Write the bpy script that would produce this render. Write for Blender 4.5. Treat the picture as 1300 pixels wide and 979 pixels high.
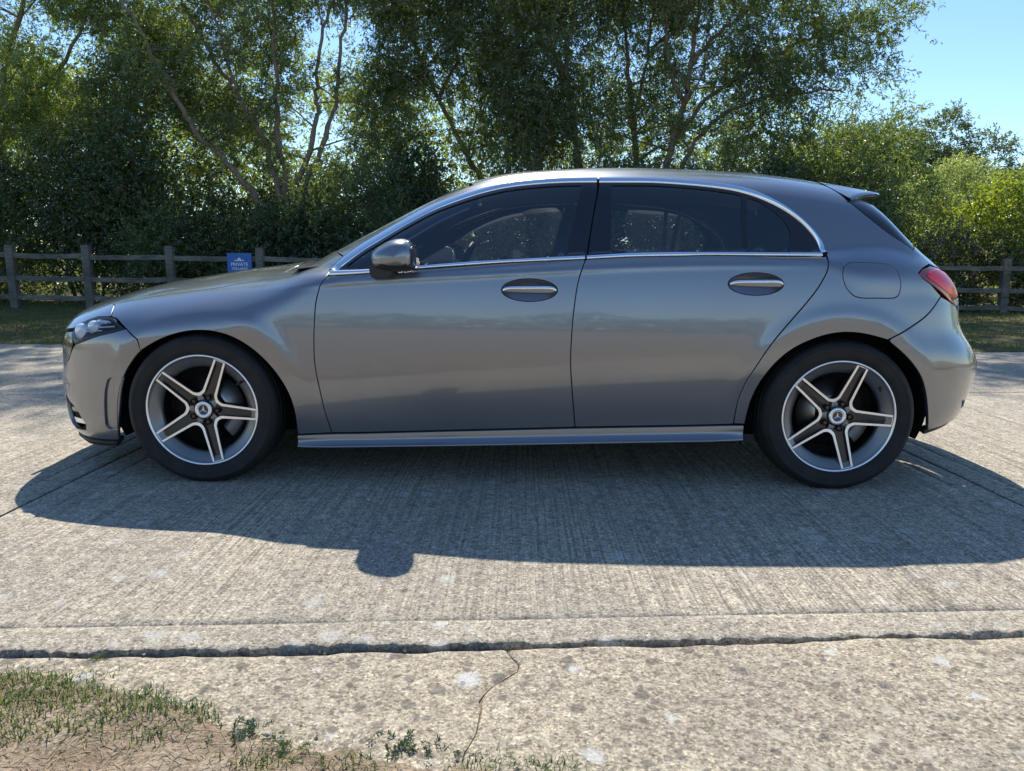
import bpy, math, random
import numpy as np
from mathutils import Matrix, Vector
from mathutils.geometry import delaunay_2d_cdt

# ------------------------------------------------------------------ camera, world, sun
scene = bpy.context.scene
for o in list(bpy.data.objects):
    bpy.data.objects.remove(o)
COL = scene.collection
cam_d = bpy.data.cameras.new('camera'); cam = bpy.data.objects.new('camera', cam_d); COL.objects.link(cam)
cam_d.sensor_width = 36.0; cam_d.lens = 36.0 * 940.0 / 1300.0
cam_d.clip_start = 0.05; cam_d.clip_end = 2000.0
def cam_matrix(loc, yaw, pitch, roll):
    y, p, r = map(math.radians, (yaw, pitch, roll))
    f = Vector((-math.sin(y) * math.cos(p), math.cos(y) * math.cos(p), math.sin(p)))
    rt = Vector((math.cos(y), math.sin(y), 0)); up = rt.cross(f)
    r2 = rt * math.cos(r) + up * math.sin(r); u2 = up * math.cos(r) - rt * math.sin(r)
    m = Matrix((r2, u2, -f)).transposed().to_4x4(); m.translation = loc
    return m
cam.matrix_world = cam_matrix((0.0088, -3.9943, 0.9712), 0.712, -9.6711, 0.4376)
scene.camera = cam
SUN_EL, SUN_AZ = 50.0, -6.5            # elevation; azimuth from +Y towards +X
world = bpy.data.worlds.new('World'); scene.world = world; world.use_nodes = True
wn = world.node_tree.nodes; wl = world.node_tree.links
sky = wn.new('ShaderNodeTexSky'); sky.sky_type = 'NISHITA'; sky.sun_disc = False
sky.sun_elevation = math.radians(SUN_EL); sky.sun_rotation = math.radians(SUN_AZ)
sky.altitude = 60.0; sky.air_density = 1.0; sky.dust_density = 0.05; sky.ozone_density = 4.0
bg = wn['Background']; bg.inputs['Strength'].default_value = 0.117
hsv = wn.new('ShaderNodeHueSaturation'); hsv.inputs['Saturation'].default_value = 1.06
wl.new(sky.outputs['Color'], hsv.inputs['Color']); wl.new(hsv.outputs['Color'], bg.inputs['Color'])
sd = bpy.data.lights.new('sun', 'SUN'); sd.energy = 4.2; sd.angle = math.radians(0.53); sd.color = (1.0, 0.945, 0.85)
sun = bpy.data.objects.new('sun', sd); COL.objects.link(sun)
_e, _a = math.radians(SUN_EL), math.radians(SUN_AZ)
SUN_DIR = Vector((math.sin(_a) * math.cos(_e), math.cos(_a) * math.cos(_e), math.sin(_e)))
sun.rotation_euler = SUN_DIR.to_track_quat('Z', 'Y').to_euler(); sun.location = SUN_DIR * 40
vs = scene.view_settings
vs.view_transform = 'Standard'; vs.look = 'None'; vs.gamma = 1.0; vs.use_curve_mapping = False
vs.exposure = 0.76
scene.render.engine = 'CYCLES'
scene.cycles.max_bounces = 5; scene.cycles.diffuse_bounces = 2; scene.cycles.glossy_bounces = 4; scene.cycles.transmission_bounces = 3; scene.cycles.transparent_max_bounces = 12

# ------------------------------------------------------------------ helpers
RNG = np.random.default_rng(7)
def new_mat(name):
    m = bpy.data.materials.new(name); m.use_nodes = True
    nt = m.node_tree; return m, nt, nt.nodes['Principled BSDF']
def N(nt, typ, **kw):
    n = nt.nodes.new(typ)
    for k, v in kw.items():
        if k.startswith('i_'):
            n.inputs[k[2:].replace('_', ' ')].default_value = v
        elif k.startswith('n_'):
            n.inputs[int(k[2:])].default_value = v
        else: setattr(n, k, v)
    return n
def L(nt, a, ao, b, bi):
    nt.links.new(a.outputs[ao], b.inputs[bi])
def ramp(nt, stops):
    r = nt.nodes.new('ShaderNodeValToRGB'); e = r.color_ramp.elements
    while len(e) > 1: e.remove(e[-1])
    e[0].position = stops[0][0]; e[0].color = stops[0][1] if len(stops[0][1]) == 4 else (*stops[0][1], 1)
    for p, c in stops[1:]:
        x = e.new(p); x.color = c if len(c) == 4 else (*c, 1)
    return r
def mixc(nt, fac, a, b, blend='MIX'):
    """fac/a/b : value or (node,out)"""
    m = nt.nodes.new('ShaderNodeMix'); m.data_type = 'RGBA'; m.blend_type = blend
    for idx, v in ((0, fac), (6, a), (7, b)):
        if isinstance(v, tuple) and len(v) == 2 and not isinstance(v[0], (int, float)):
            nt.links.new(v[0].outputs[v[1]], m.inputs[idx])
        else:
            m.inputs[idx].default_value = v if idx == 0 else ((*v, 1) if len(v) == 3 else v)
    return (m, 2)
def simple(name, col, rough=.5, metal=0., coat=0., spec=.5, coat_r=.03):
    m, nt, b = new_mat(name)
    b.inputs['Base Color'].default_value = (*col, 1); b.inputs['Roughness'].default_value = rough
    b.inputs['Metallic'].default_value = metal; b.inputs['Coat Weight'].default_value = coat
    b.inputs['Coat Roughness'].default_value = coat_r; b.inputs['Specular IOR Level'].default_value = spec
    return m
def link(name, me, mat, parent=None, loc=(0, 0, 0), rot=(0, 0, 0)):
    o = bpy.data.objects.new(name, me); COL.objects.link(o)
    if mat is not None:
        for m in (mat if isinstance(mat, (list, tuple)) else [mat]): me.materials.append(m)
    o.parent = parent; o.location = loc; o.rotation_euler = rot
    return o
def empty(name, loc=(0, 0, 0), parent=None, rot=(0, 0, 0)):
    o = bpy.data.objects.new(name, None); COL.objects.link(o); o.location = loc; o.rotation_euler = rot
    o.parent = parent; o.empty_display_size = .2
    return o
def tag(o, label=None, cat=None, group=None, kind=None):
    for k, v in (('label', label), ('category', cat), ('group', group), ('kind', kind)):
        if v: o[k] = v
    return o
def mesh_np(name, V, F, smooth=True, mi=None):
    """fast mesh from numpy verts and (n,3) or (n,4) faces"""
    V = np.asarray(V, np.float32); F = np.asarray(F, np.int32); k = F.shape[1]
    me = bpy.data.meshes.new(name)
    me.vertices.add(len(V)); me.vertices.foreach_set('co', V.ravel())
    me.loops.add(F.size); me.loops.foreach_set('vertex_index', F.ravel())
    me.polygons.add(len(F)); me.polygons.foreach_set('loop_start', np.arange(0, F.size, k, dtype=np.int32))
    me.polygons.foreach_set('use_smooth', np.full(len(F), smooth))
    if mi is not None: me.polygons.foreach_set('material_index', np.asarray(mi, np.int32))
    me.update(); me.validate(); return me
class Geo:
    """collects polygons into one mesh"""
    def __init__(s): s.v = []; s.f = []; s.m = []; s.sm = []
    def add(s, V, F, m=0, smooth=False):
        b = len(s.v); s.v += [tuple(map(float, p)) for p in V]
        for f in F: s.f.append(tuple(i + b for i in f)); s.m.append(m); s.sm.append(smooth)
    def box(s, c, d, m=0, R=None, bev=0.):
        x, y, z = (k / 2 for k in d); e = bev
        if not e:
            V = [(a, b, g) for a in (-x, x) for b in (-y, y) for g in (-z, z)]
            F = [(0, 1, 3, 2), (4, 6, 7, 5), (0, 4, 5, 1), (2, 3, 7, 6), (0, 2, 6, 4), (1, 5, 7, 3)]
        else:
            V = []; sg = [(a, b, g) for a in (-1, 1) for b in (-1, 1) for g in (-1, 1)]
            for a, b, g in sg:
                V += [(a * x, b * (y - e), g * (z - e)), (a * (x - e), b * y, g * (z - e)), (a * (x - e), b * (y - e), g * z)]
            I = lambda a, b, g, k: (((a > 0) * 4 + (b > 0) * 2 + (g > 0)) * 3 + k)
            F = []
            for a in (-1, 1):
                F.append((I(a,-1,-1,0), I(a,1,-1,0), I(a,1,1,0), I(a,-1,1,0))); F.append((I(-1,a,-1,1), I(1,a,-1,1), I(1,a,1,1), I(-1,a,1,1))); F.append((I(-1,-1,a,2), I(1,-1,a,2), I(1,1,a,2), I(-1,1,a,2)))
            for a in (-1, 1):
                for b in (-1, 1):
                    F.append((I(a,b,-1,0), I(a,b,1,0), I(a,b,1,1), I(a,b,-1,1)))
                    F.append((I(a,-1,b,0), I(a,1,b,0), I(a,1,b,2), I(a,-1,b,2)))
                    F.append((I(-1,a,b,1), I(1,a,b,1), I(1,a,b,2), I(-1,a,b,2)))
            for a, b, g in sg: F.append((I(a,b,g,0), I(a,b,g,1), I(a,b,g,2)))
        if R is not None: V = [R @ Vector(p) for p in V]
        s.add([(p[0] + c[0], p[1] + c[1], p[2] + c[2]) for p in V], F, m)
    def grid(s, P, m=0, smooth=True, close_u=False, close_v=False):
        """P [nu][nv][3]"""
        P = np.asarray(P, float); nu, nv = P.shape[:2]; F = []
        for i in range(nu - (not close_u)):
            for j in range(nv - (not close_v)):
                a, b = (i + 1) % nu, (j + 1) % nv
                F.append((i * nv + j, a * nv + j, a * nv + b, i * nv + b))
        s.add(P.reshape(-1, 3), F, m, smooth)
    def lathe_y(s, prof, n=64, m=0, smooth=True, closed=False):
        """profile [(r, y)] turned about the local Y axis"""
        t = np.linspace(0, 2 * np.pi, n, endpoint=False); pr = np.asarray(prof, float)
        P = np.stack([np.cos(t)[:, None] * pr[None, :, 0], np.zeros((n, 1)) + pr[None, :, 1], np.sin(t)[:, None] * pr[None, :, 0]], -1)
        s.grid(P, m, smooth, close_u=True, close_v=closed)
    def tube(s, path, rad, n=8, m=0, cap=True):
        path = np.asarray(path, float); k = len(path); rad = np.broadcast_to(np.asarray(rad, float), (k,))
        T = np.gradient(path, axis=0); T /= np.linalg.norm(T, axis=1)[:, None] + 1e-9
        ref = np.array([0, 0, 1.]) if abs(T[0][2]) < .8 else np.array([1., 0, 0]); P = []
        u = np.cross(ref, T[0]); u /= np.linalg.norm(u)
        for i in range(k):
            u = u - T[i] * (u @ T[i]); u /= np.linalg.norm(u) + 1e-9; w = np.cross(T[i], u)
            a = np.linspace(0, 2 * np.pi, n, endpoint=False)
            P.append(path[i] + rad[i] * (np.cos(a)[:, None] * u + np.sin(a)[:, None] * w))
        s.grid(P, m, True, close_v=True)
        if cap:
            b = len(s.v) - k * n; s.f.append(tuple(range(b + n - 1, b - 1, -1))); s.f.append(tuple(range(b + (k - 1) * n, b + k * n))); s.m += [m, m]; s.sm += [False, False]
    def prism(s, poly, y0, y1, m=0, smooth=False):
        """polygon in (x,z) extruded along y"""
        n = len(poly); V = [(p[0], y0, p[1]) for p in poly] + [(p[0], y1, p[1]) for p in poly]
        F = [(i, (i + 1) % n, n + (i + 1) % n, n + i) for i in range(n)]
        s.add(V, F, m, smooth); s.add(V, [tuple(range(n - 1, -1, -1)), tuple(range(n, 2 * n))], m)
    def obj(s, name, mat, parent=None, loc=(0, 0, 0), rot=(0, 0, 0)):
        me = bpy.data.meshes.new(name); me.from_pydata(s.v, [], s.f)
        me.polygons.foreach_set('material_index', s.m); me.polygons.foreach_set('use_smooth', s.sm)
        import bmesh
        bm = bmesh.new(); bm.from_mesh(me); bmesh.ops.recalc_face_normals(bm, faces=bm.faces); bm.to_mesh(me); bm.free()
        return link(name, me, mat, parent, loc, rot)
def copy_tree(o, parent=None):
    c = o.copy(); COL.objects.link(c); c.parent = parent
    for ch in list(o.children): copy_tree(ch, c)
    return c

# ------------------------------------------------------------------ car body surface
def spl(xk,yk):
    xk=np.array(xk,float);yk=np.array(yk,float);n=len(xk);h=np.diff(xk)
    # pchip-ish slopes blended w/ natural cubic: use natural cubic
    A=np.zeros((n,n));b=np.zeros(n);A[0,0]=A[-1,-1]=1
    for i in range(1,n-1):
        A[i,i-1]=h[i-1];A[i,i]=2*(h[i-1]+h[i]);A[i,i+1]=h[i]
        b[i]=6*((yk[i+1]-yk[i])/h[i]-(yk[i]-yk[i-1])/h[i-1])
    M=np.linalg.solve(A,b)
    def f(x):
        x=np.asarray(x,float);xc=np.clip(x,xk[0],xk[-1])
        i=np.clip(np.searchsorted(xk,xc)-1,0,n-2);hh=h[i];a=(xk[i+1]-xc)/hh;c=1-a
        return a*yk[i]+c*yk[i+1]+((a**3-a)*M[i]+(c**3-c)*M[i+1])*hh*hh/6
    return f
def sstep(a,b,x):
    t=np.clip((x-a)/(b-a),0,1);return t*t*(3-2*t)
WF,WR=-1.3645,1.3645
K={
 # bonnet / tub crown height at the centre line
 'zc':([-2.24,-2.20,-2.12,-2.0,-1.8,-1.6,-1.4,-1.2,-1.05,-.9,-.75,-.55,-.4,0,.3,.8,1.15,1.4,1.6,1.75,1.9,2.05,2.3],
       [.604,.6723,.7468,.7892,.8441,.8802,.9139,.9404,.962,.972,.957,.953,.963,.994,1.01,1.03,1.034,1.085,1.085,1.04,.975,.93,.82]),
 'hs':([-2.24,-1.9,-1.2,-1.0,-.75,-.5,0,1.1,1.25,1.4,1.6,1.75,1.9,2.05,2.3],[.16,.24,.30,.25,.09,.06,.055,.06,.11,.22,.24,.20,.14,.10,.10]),
 'zr':([-1.4,-1.05,-.9,-.7,-.5,-.3,-.1,.1,.4,.8,1.1,1.35,1.5,1.6,1.68,1.76,1.85,1.95,2.1,2.4],
       [.72,.93,1.0235,1.1314,1.2379,1.3313,1.3884,1.4094,1.4236,1.4189,1.4048,1.3755,1.3397,1.2804,1.196,1.113,1.0385,.9369,.7549,.4]),
 'hr':([-1.05,-.5,0,.8,1.5,2.2],[.34,.30,.22,.22,.25,.30]),
 'gb':([-1.3,-.6,0,.6,1.2,1.6,1.9,2.1],[.79,.815,.825,.825,.812,.775,.72,.66]),
 'w':([-2.3,-1.7,-1.36,-.8,0,.8,1.36,1.7,2.3],[.862,.878,.886,.889,.893,.896,.896,.89,.875]),
 'pz':([.10,.16,.20,.25,.30,.35,.40,.45,.50,.55,.60,.65,.70,.75,.80,.85,.90,.95,1.0,1.1],
       [-.078,-.060,-.051,-.0425,-.034,-.0255,-.0172,-.0097,-.0044,-.0012,0,-.0006,-.0026,-.006,-.0107,-.017,-.025,-.035,-.05,-.1]),
 'xf':([.10,.17,.22,.30,.40,.50,.58,.66,.75,1.1],[-2.17,-2.235,-2.25,-2.25,-2.25,-2.243,-2.238,-2.225,-2.215,-2.215]),
 'xr':([.10,.2,.28,.36,.45,.50,.54,.60,.66,.72,.78,.85,.95,1.1],[2.0,2.10,2.155,2.178,2.190,2.197,2.186,2.153,2.110,2.088,2.075,2.052,2.005,1.93]),
 'zk':([-1.6,-1.127,-.85,-.2,.4,.8,1.3,2.0],[.79,.832,.860,.903,.937,.951,.951,.93]),
 'ka':([-1.6,-1.35,-1.15,-.9,.8,1.15,1.3,1.5,2.0],[0,0,.0016,.0024,.0022,.0010,0,0,0]),
 'kb':([-1.2,-.92,-.80,-.7,-.6,.9,1.15,1.3,1.45,1.7,2.2],[.10,.13,.045,.008,.006,.006,.01,.05,.12,.12,.08]),
}
LF,LR,PF,PR=.80,.72,2.9,2.9
RAF,RAR=.372,.378
ARCHF,ARCHR=(-1.352,.318),(1.358,.316)
class Body:
    def __init__(s,K=K):
        s.K={k:(list(v[0]),list(v[1])) for k,v in K.items()};s.build()
    def build(s):
        s.f={k:spl(*v) for k,v in s.K.items()}
    def crown(s,q,e=4):
        return np.sqrt(np.clip(1-np.clip(q,0,1)**e,0,1))
    def tub(s,x,z):
        f=s.f;zc=f['zc'](x);hs=np.maximum(f['hs'](x),.04)
        y=f['w'](x)+f['pz'](z-.07*np.clip(x,-1.,1.)*(1-sstep(.40,.72,z))*sstep(.1,.3,z))
        y=y+f['ka'](x)*np.exp(-((z-f['zk'](x))/.013)**2)
        for (ax,az),r in((ARCHF,RAF),(ARCHR,RAR)):
            rho=np.hypot(x-ax,z-az);y=y+.0065*np.exp(-((rho-(r+.055))/.040)**2)*sstep(.34,.56,z)+.003*np.exp(-((rho-r)/.04)**2)
        y=y*s.crown((z-(zc-hs))/hs,4-1.1*(1-sstep(-1.2,-.85,x)))
        sf=np.clip((x-f['xf'](z))/LF,0,1);sr=np.clip((f['xr'](z)-x)/LR,0,1)
        y=y*(1-(1-sf)**PF)**(1/PF)*(1-(1-sr)**PR)**(1/PR)
        return y
    def green(s,x,z):
        f=s.f;zr=f['zr'](x);hr=f['hr'](x)
        y=f['gb'](x)-.40*(z-.95)-.28*(z-.95)*np.abs(z-.95)
        y=(y-6*np.maximum(.95-z,0)**2)*s.crown((z-(zr-hr))/hr)
        return np.where(zr>.86,y,0)
    def H(s,x,z):
        x,z=np.broadcast_arrays(np.asarray(x,float),np.asarray(z,float))
        a=s.tub(x,z);b=s.green(x,z);k=np.maximum(s.f['kb'](x),.004)
        h=np.maximum(k-np.abs(a-b),0)/k
        return np.maximum(a,b)+np.where(np.minimum(a,b)>0,h*h*k/4,0)
    def ztop(s,x):
        zc=s.f['zc'](x);zr=s.f['zr'](x)
        return np.where(zr>.86,np.maximum(zc,zr),zc)
    def top(s,x,ph,zl=None):   # (x,phi) -> points, phi 0..1 (1=centre line)
        zt=s.ztop(x);zl=zt-.35 if zl is None else zl
        z=zl+(zt-zl)*np.sin(np.asarray(ph)*np.pi/2)
        z=np.minimum(z,zt-1e-9)
        return np.stack([x+0*z,-s.H(x,z),z],-1)
    def front(s,u,z):  # u 0..1  0=centre 1= x at xf+LF
        u,z=np.broadcast_arrays(np.asarray(u,float),np.asarray(z,float))
        x=s.f['xf'](z)+LF*(1-np.cos(np.clip(u,0,1)*np.pi/2)**(2/PF))
        return np.stack([x,-s.H(x,z),z],-1)
    def rear(s,u,z):
        u,z=np.broadcast_arrays(np.asarray(u,float),np.asarray(z,float))
        x=s.f['xr'](z)-LR*(1-np.cos(np.clip(u,0,1)*np.pi/2)**(2/PR))
        return np.stack([x,-s.H(x,z),z],-1)
BODY = Body()
LN = {   # feature lines of the car body, side elevation (x along the car, z up), metres
 'f_seam_front': [(-0.815,0.897), (-0.836,0.863), (-0.844,0.840), (-0.857,0.787), (-0.865,0.706), (-0.869,0.634), (-0.869,0.527), (-0.851,0.396), (-0.839,0.314), (-0.816,0.217)],
 'seam_mid': [(0.274,0.974), (0.260,0.939), (0.240,0.867), (0.226,0.759), (0.219,0.658), (0.217,0.544), (0.225,0.441), (0.245,0.256)],
 'f_belt_bot': [(-0.813,0.897), (-0.637,0.909), (-0.457,0.927), (-0.267,0.942), (-0.062,0.957), (0.131,0.967), (0.274,0.974)],
 'r_belt_bot': [(0.274,0.974), (0.464,0.985), (0.666,0.990), (0.787,0.994), (1.052,0.994), (1.282,0.994)],
 'f_belt_top': [(-0.777,0.919), (-0.645,0.925), (-0.458,0.940), (-0.268,0.957), (-0.063,0.971), (0.142,0.983), (0.277,0.990)],
 'r_belt_top': [(0.277,0.990), (0.434,1.000), (0.569,1.005), (0.791,1.008), (1.267,1.009)],
 'r_seam': [(1.288,1.002), (1.285,0.979), (1.282,0.959), (1.273,0.927), (1.240,0.867), (1.189,0.799), (1.135,0.735), (1.072,0.658), (1.025,0.587), (0.971,0.484), (0.954,0.440), (0.939,0.379), (0.932,0.308), (0.930,0.275)],
 'door_bot': [(-0.968,0.209), (-0.816,0.217), (-0.688,0.220), (-0.338,0.233), (0.245,0.254), (0.688,0.266), (0.930,0.274), (0.977,0.275)],
 'sill_bot': [(-0.978,0.148), (-0.340,0.163), (0.694,0.192), (0.984,0.198)],
 'archf': [(-1.616,0.575), (-1.583,0.600), (-1.517,0.636), (-1.433,0.663), (-1.359,0.672), (-1.297,0.667), (-1.235,0.654), (-1.182,0.631), (-1.071,0.541), (-1.004,0.444), (-0.978,0.396), (-0.966,0.325), (-0.964,0.257), (-0.967,0.209)],
 'archf2': [(-1.616,0.575), (-1.672,0.521), (-1.705,0.473), (-1.725,0.419), (-1.738,0.397), (-1.753,0.343), (-1.766,0.276), (-1.774,0.214), (-1.787,0.160)],
 'archr': [(0.978,0.274), (0.979,0.309), (0.983,0.367), (0.998,0.419), (1.025,0.484), (1.103,0.589), (1.157,0.623), (1.235,0.659), (1.314,0.685), (1.372,0.688), (1.448,0.679), (1.537,0.651)],
 'archr2': [(1.537,0.651), (1.604,0.604), (1.666,0.547), (1.712,0.488), (1.749,0.416), (1.774,0.343), (1.804,0.238)],
 'bonnet_shut': [(-1.797,0.711), (-1.822,0.732), (-1.858,0.750), (-1.846,0.758), (-1.692,0.785), (-1.578,0.804), (-1.517,0.812), (-1.338,0.838), (-1.274,0.852), (-1.185,0.865), (-1.118,0.882), (-1.084,0.906), (-1.097,0.943)],
 'cowl': [(-1.097,0.943), (-1.059,0.949), (-1.095,0.960), (-1.048,0.979), (-0.845,1.006)],
 'apillar_seam': [(-0.845,1.006), (-0.763,0.976)],
 'trim_outer_f': [(-0.816,0.900), (-0.803,0.925), (-0.764,0.971), (-0.688,1.029), (-0.611,1.077), (-0.534,1.124), (-0.456,1.170), (-0.376,1.208), (-0.284,1.242), (-0.177,1.278), (-0.070,1.298), (0.038,1.311), (0.172,1.321), (0.340,1.323)],
 'trim_inner_f': [(-0.779,0.918), (-0.755,0.943), (-0.678,1.005), (-0.603,1.053), (-0.526,1.101), (-0.449,1.146), (-0.371,1.186), (-0.281,1.220), (-0.175,1.255), (-0.069,1.280), (0.038,1.294), (0.171,1.304), (0.335,1.307)],
 'trim_outer_r': [(0.342,1.323), (0.481,1.324), (0.572,1.324), (0.673,1.319), (0.805,1.309), (0.929,1.290), (1.029,1.261), (1.128,1.210), (1.200,1.155), (1.252,1.099), (1.283,1.048), (1.290,1.005)],
 'trim_inner_r': [(0.339,1.306), (0.479,1.307), (0.569,1.307), (0.670,1.302), (0.801,1.291), (0.925,1.273), (1.026,1.242), (1.125,1.192), (1.198,1.137), (1.245,1.083), (1.267,1.042), (1.270,1.012)],
 'seam_up': [(0.340,1.323), (0.327,1.238), (0.297,1.096), (0.278,0.993)],
 'glass_f_r': [(0.268,1.296), (0.191,0.989)],
 'glass_r_l': [(0.398,1.296), (0.383,1.002)],
 'glass_r_r': [(0.957,1.259), (0.940,1.012)],
 'glass_q': [(0.980,1.246), (1.019,1.232), (1.067,1.203), (1.108,1.168), (1.138,1.131), (1.151,1.091), (1.147,1.050), (1.135,1.014), (0.962,1.013)],
 'fuel': [(1.347,0.950), (1.377,0.969), (1.430,0.970), (1.485,0.968), (1.538,0.963), (1.570,0.941), (1.585,0.897), (1.584,0.852), (1.563,0.827), (1.484,0.825), (1.407,0.827), (1.371,0.848), (1.350,0.880), (1.341,0.920)],
 'tail_shut': [(1.395,1.331), (1.394,1.297), (1.435,1.234), (1.497,1.172), (1.590,1.093), (1.697,1.024), (1.760,0.967)],
 'rb_shut': [(1.537,0.651), (1.644,0.706), (1.722,0.755), (1.800,0.828)],
 'rb_bot': [(1.804,0.238), (1.914,0.252), (2.393,0.124), (2.435,0.195)],
 'headlight': [(-1.689,0.666), (-1.764,0.708), (-1.797,0.711), (-1.883,0.706), (-1.936,0.689), (-1.977,0.667), (-1.987,0.646), (-1.988,0.605), (-1.958,0.586), (-1.897,0.607), (-1.816,0.634), (-1.743,0.651)],
 'fb_shut': [(-1.689,0.666), (-1.628,0.623), (-1.616,0.575)],
 'fb_bot': [(-1.787,0.160), (-1.924,0.149), (-2.034,0.125)],
 'fb_edge': [(-1.960,0.581), (-2.010,0.520), (-2.088,0.452)],
 'vent': [(-1.711,0.456), (-1.774,0.449), (-1.797,0.416), (-1.814,0.362), (-1.831,0.271), (-1.832,0.217), (-1.779,0.216)],
}
# ------------------------------------------------------------------ car materials
def paint_mat():
    m, nt, b = new_mat('grey_metallic_paint')
    tc = N(nt, 'ShaderNodeTexCoord')
    du = N(nt, 'ShaderNodeTexNoise', i_Scale=2., i_Detail=0.); L(nt, tc, 'Object', du, 'Vector')
    rr = ramp(nt, [(.2, (.28, .28, .28)), (.8, (.32, .32, .32))]); L(nt, du, 'Fac', rr, 'Fac')
    b.inputs['Base Color'].default_value = (.220, .229, .246, 1); L(nt, rr, 'Color', b, 'Roughness')
    b.inputs['Metallic'].default_value = .78; b.inputs['Coat IOR'].default_value = 1.6
    b.inputs['Coat Weight'].default_value = 1.; b.inputs['Coat Roughness'].default_value = .045
    return m
M_PAINT = paint_mat()
M_GLOSSBLACK = simple('gloss_black', (.008, .008, .010), .12, coat=.6)
M_PLASTIC = simple('black_plastic', (.018, .018, .019), .55)
M_RUBBERSEAL = simple('rubber_seal', (.012, .012, .013), .5)
M_CHROME = simple('polished_trim', (.90, .91, .93), .17, 1.)
M_LINER = simple('arch_liner', (.016, .016, .016), .85, spec=.2)
M_SHELL = simple('dark_inner_shell', (.010, .010, .011), .8, spec=.2)
M_MACH = simple('machined_alloy', (.86, .88, .92), .34, 1.)
M_RIMGREY = simple('grey_alloy', (.20, .20, .20), .36, .8, coat=.3)
M_RIMBLACK = simple('black_alloy', (.012, .012, .015), .28, .0, coat=.35)
M_STEEL = simple('brake_steel', (.46, .43, .40), .33, 1.)
M_CALIPER = simple('caliper', (.20, .20, .20), .45, .6)
M_SEAT = simple('seat_cloth', (.06, .062, .068), .8, spec=.3)
M_HEADLINER = simple('headliner', (.38, .38, .37), .9, spec=.2)
def tyre_mat():
    m, nt, b = new_mat('tyre_rubber'); tc = N(nt, 'ShaderNodeTexCoord')
    no = N(nt, 'ShaderNodeTexNoise', i_Scale=14., i_Detail=6.); L(nt, tc, 'Object', no, 'Vector')
    r = ramp(nt, [(.3, (.011, .011, .011)), (.75, (.024, .023, .022))]); L(nt, no, 'Fac', r, 'Fac'); L(nt, r, 'Color', b, 'Base Color')
    b.inputs['Roughness'].default_value = .68; b.inputs['Specular IOR Level'].default_value = .35
    return m
M_TYRE = tyre_mat()
def glass_mat(name, tint, refl=1., ior=1.9):
    m, nt, b = new_mat(name); nt.nodes.remove(b); out = nt.nodes['Material Output']
    tr = N(nt, 'ShaderNodeBsdfTransparent'); tr.inputs[0].default_value = (*tint, 1)
    gl = N(nt, 'ShaderNodeBsdfGlossy'); gl.inputs['Roughness'].default_value = .0; gl.inputs[0].default_value = (refl, refl, refl, 1)
    fr = N(nt, 'ShaderNodeFresnel'); fr.inputs[0].default_value = ior
    mx = N(nt, 'ShaderNodeMixShader'); L(nt, fr, 0, mx, 0); L(nt, tr, 0, mx, 1); L(nt, gl, 0, mx, 2); L(nt, mx, 0, out, 0)
    return m
M_GLASS = glass_mat('side_glass', (.80, .83, .82)); M_PRIVACY = glass_mat('rear_glass', (.70, .73, .74)); M_LENS = glass_mat('clear_lens', (.95, .96, .97), 1., 1.35)
def tail_mat():
    m, nt, b = new_mat('red_lens'); b.inputs['Base Color'].default_value = (.85, .010, .030, 1); b.inputs['Roughness'].default_value = .25
    b.inputs['Coat Weight'].default_value = .35; b.inputs['Coat Roughness'].default_value = .02
    b.inputs['Subsurface Weight'].default_value = .0
    return m
M_RED = tail_mat(); M_DARKRED = simple('smoked_red_lens', (.22, .008, .016), .15, coat=1.); M_WHITELENS = simple('white_lens', (.75, .72, .70), .2, coat=1.)

# ------------------------------------------------------------------ panel builder
TB = 1.4; ZL = .15
def xz_to(dom, p):
    x, z = p
    if dom == 'side': return (x, z)
    if dom == 'top':
        zt = float(BODY.ztop(x)); return (x, TB * 2 / math.pi * math.asin(min(1., max(0., (z - ZL) / (zt - ZL)))))
    if dom == 'front': return (math.acos(max(0., 1 - max(0., x - float(BODY.f['xf'](z))) / LF) ** (PF / 2)) * 2 / math.pi if x - float(BODY.f['xf'](z)) < LF else 1 + (x - float(BODY.f['xf'](z)) - LF), z)
    if dom == 'rear': return (math.acos(max(0., 1 - max(0., float(BODY.f['xr'](z)) - x) / LR) ** (PR / 2)) * 2 / math.pi if float(BODY.f['xr'](z)) - x < LR else 1 + (float(BODY.f['xr'](z)) - x - LR), z)
def dom_eval(dom, ab):
    a, b = ab[:, 0], ab[:, 1]
    if dom == 'side': return np.stack([a, -BODY.H(a, b), b], 1)
    if dom == 'top':
        zt = BODY.ztop(a); z = ZL + (zt - ZL) * np.sin(np.clip(b / TB, 0, 1) * np.pi / 2); z = np.minimum(z, zt - 1e-10)
        return np.stack([a, -BODY.H(a, z), z], 1)
    z = b; u = np.maximum(a, 0.); uc = np.minimum(u, 1.); ex = np.maximum(u - 1, 0.)
    if dom == 'front': x = BODY.f['xf'](z) + LF * (1 - np.cos(uc * np.pi / 2) ** (2 / PF)) + ex
    else: x = BODY.f['xr'](z) - LR * (1 - np.cos(uc * np.pi / 2) ** (2 / PR)) - ex
    return np.stack([x, -BODY.H(x, z), z], 1)
REF = {'side': (0, -1, 0), 'top': (0, -.6, .8), 'front': (-.7, -.7, 0), 'rear': (.7, -.7, 0)}
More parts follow.
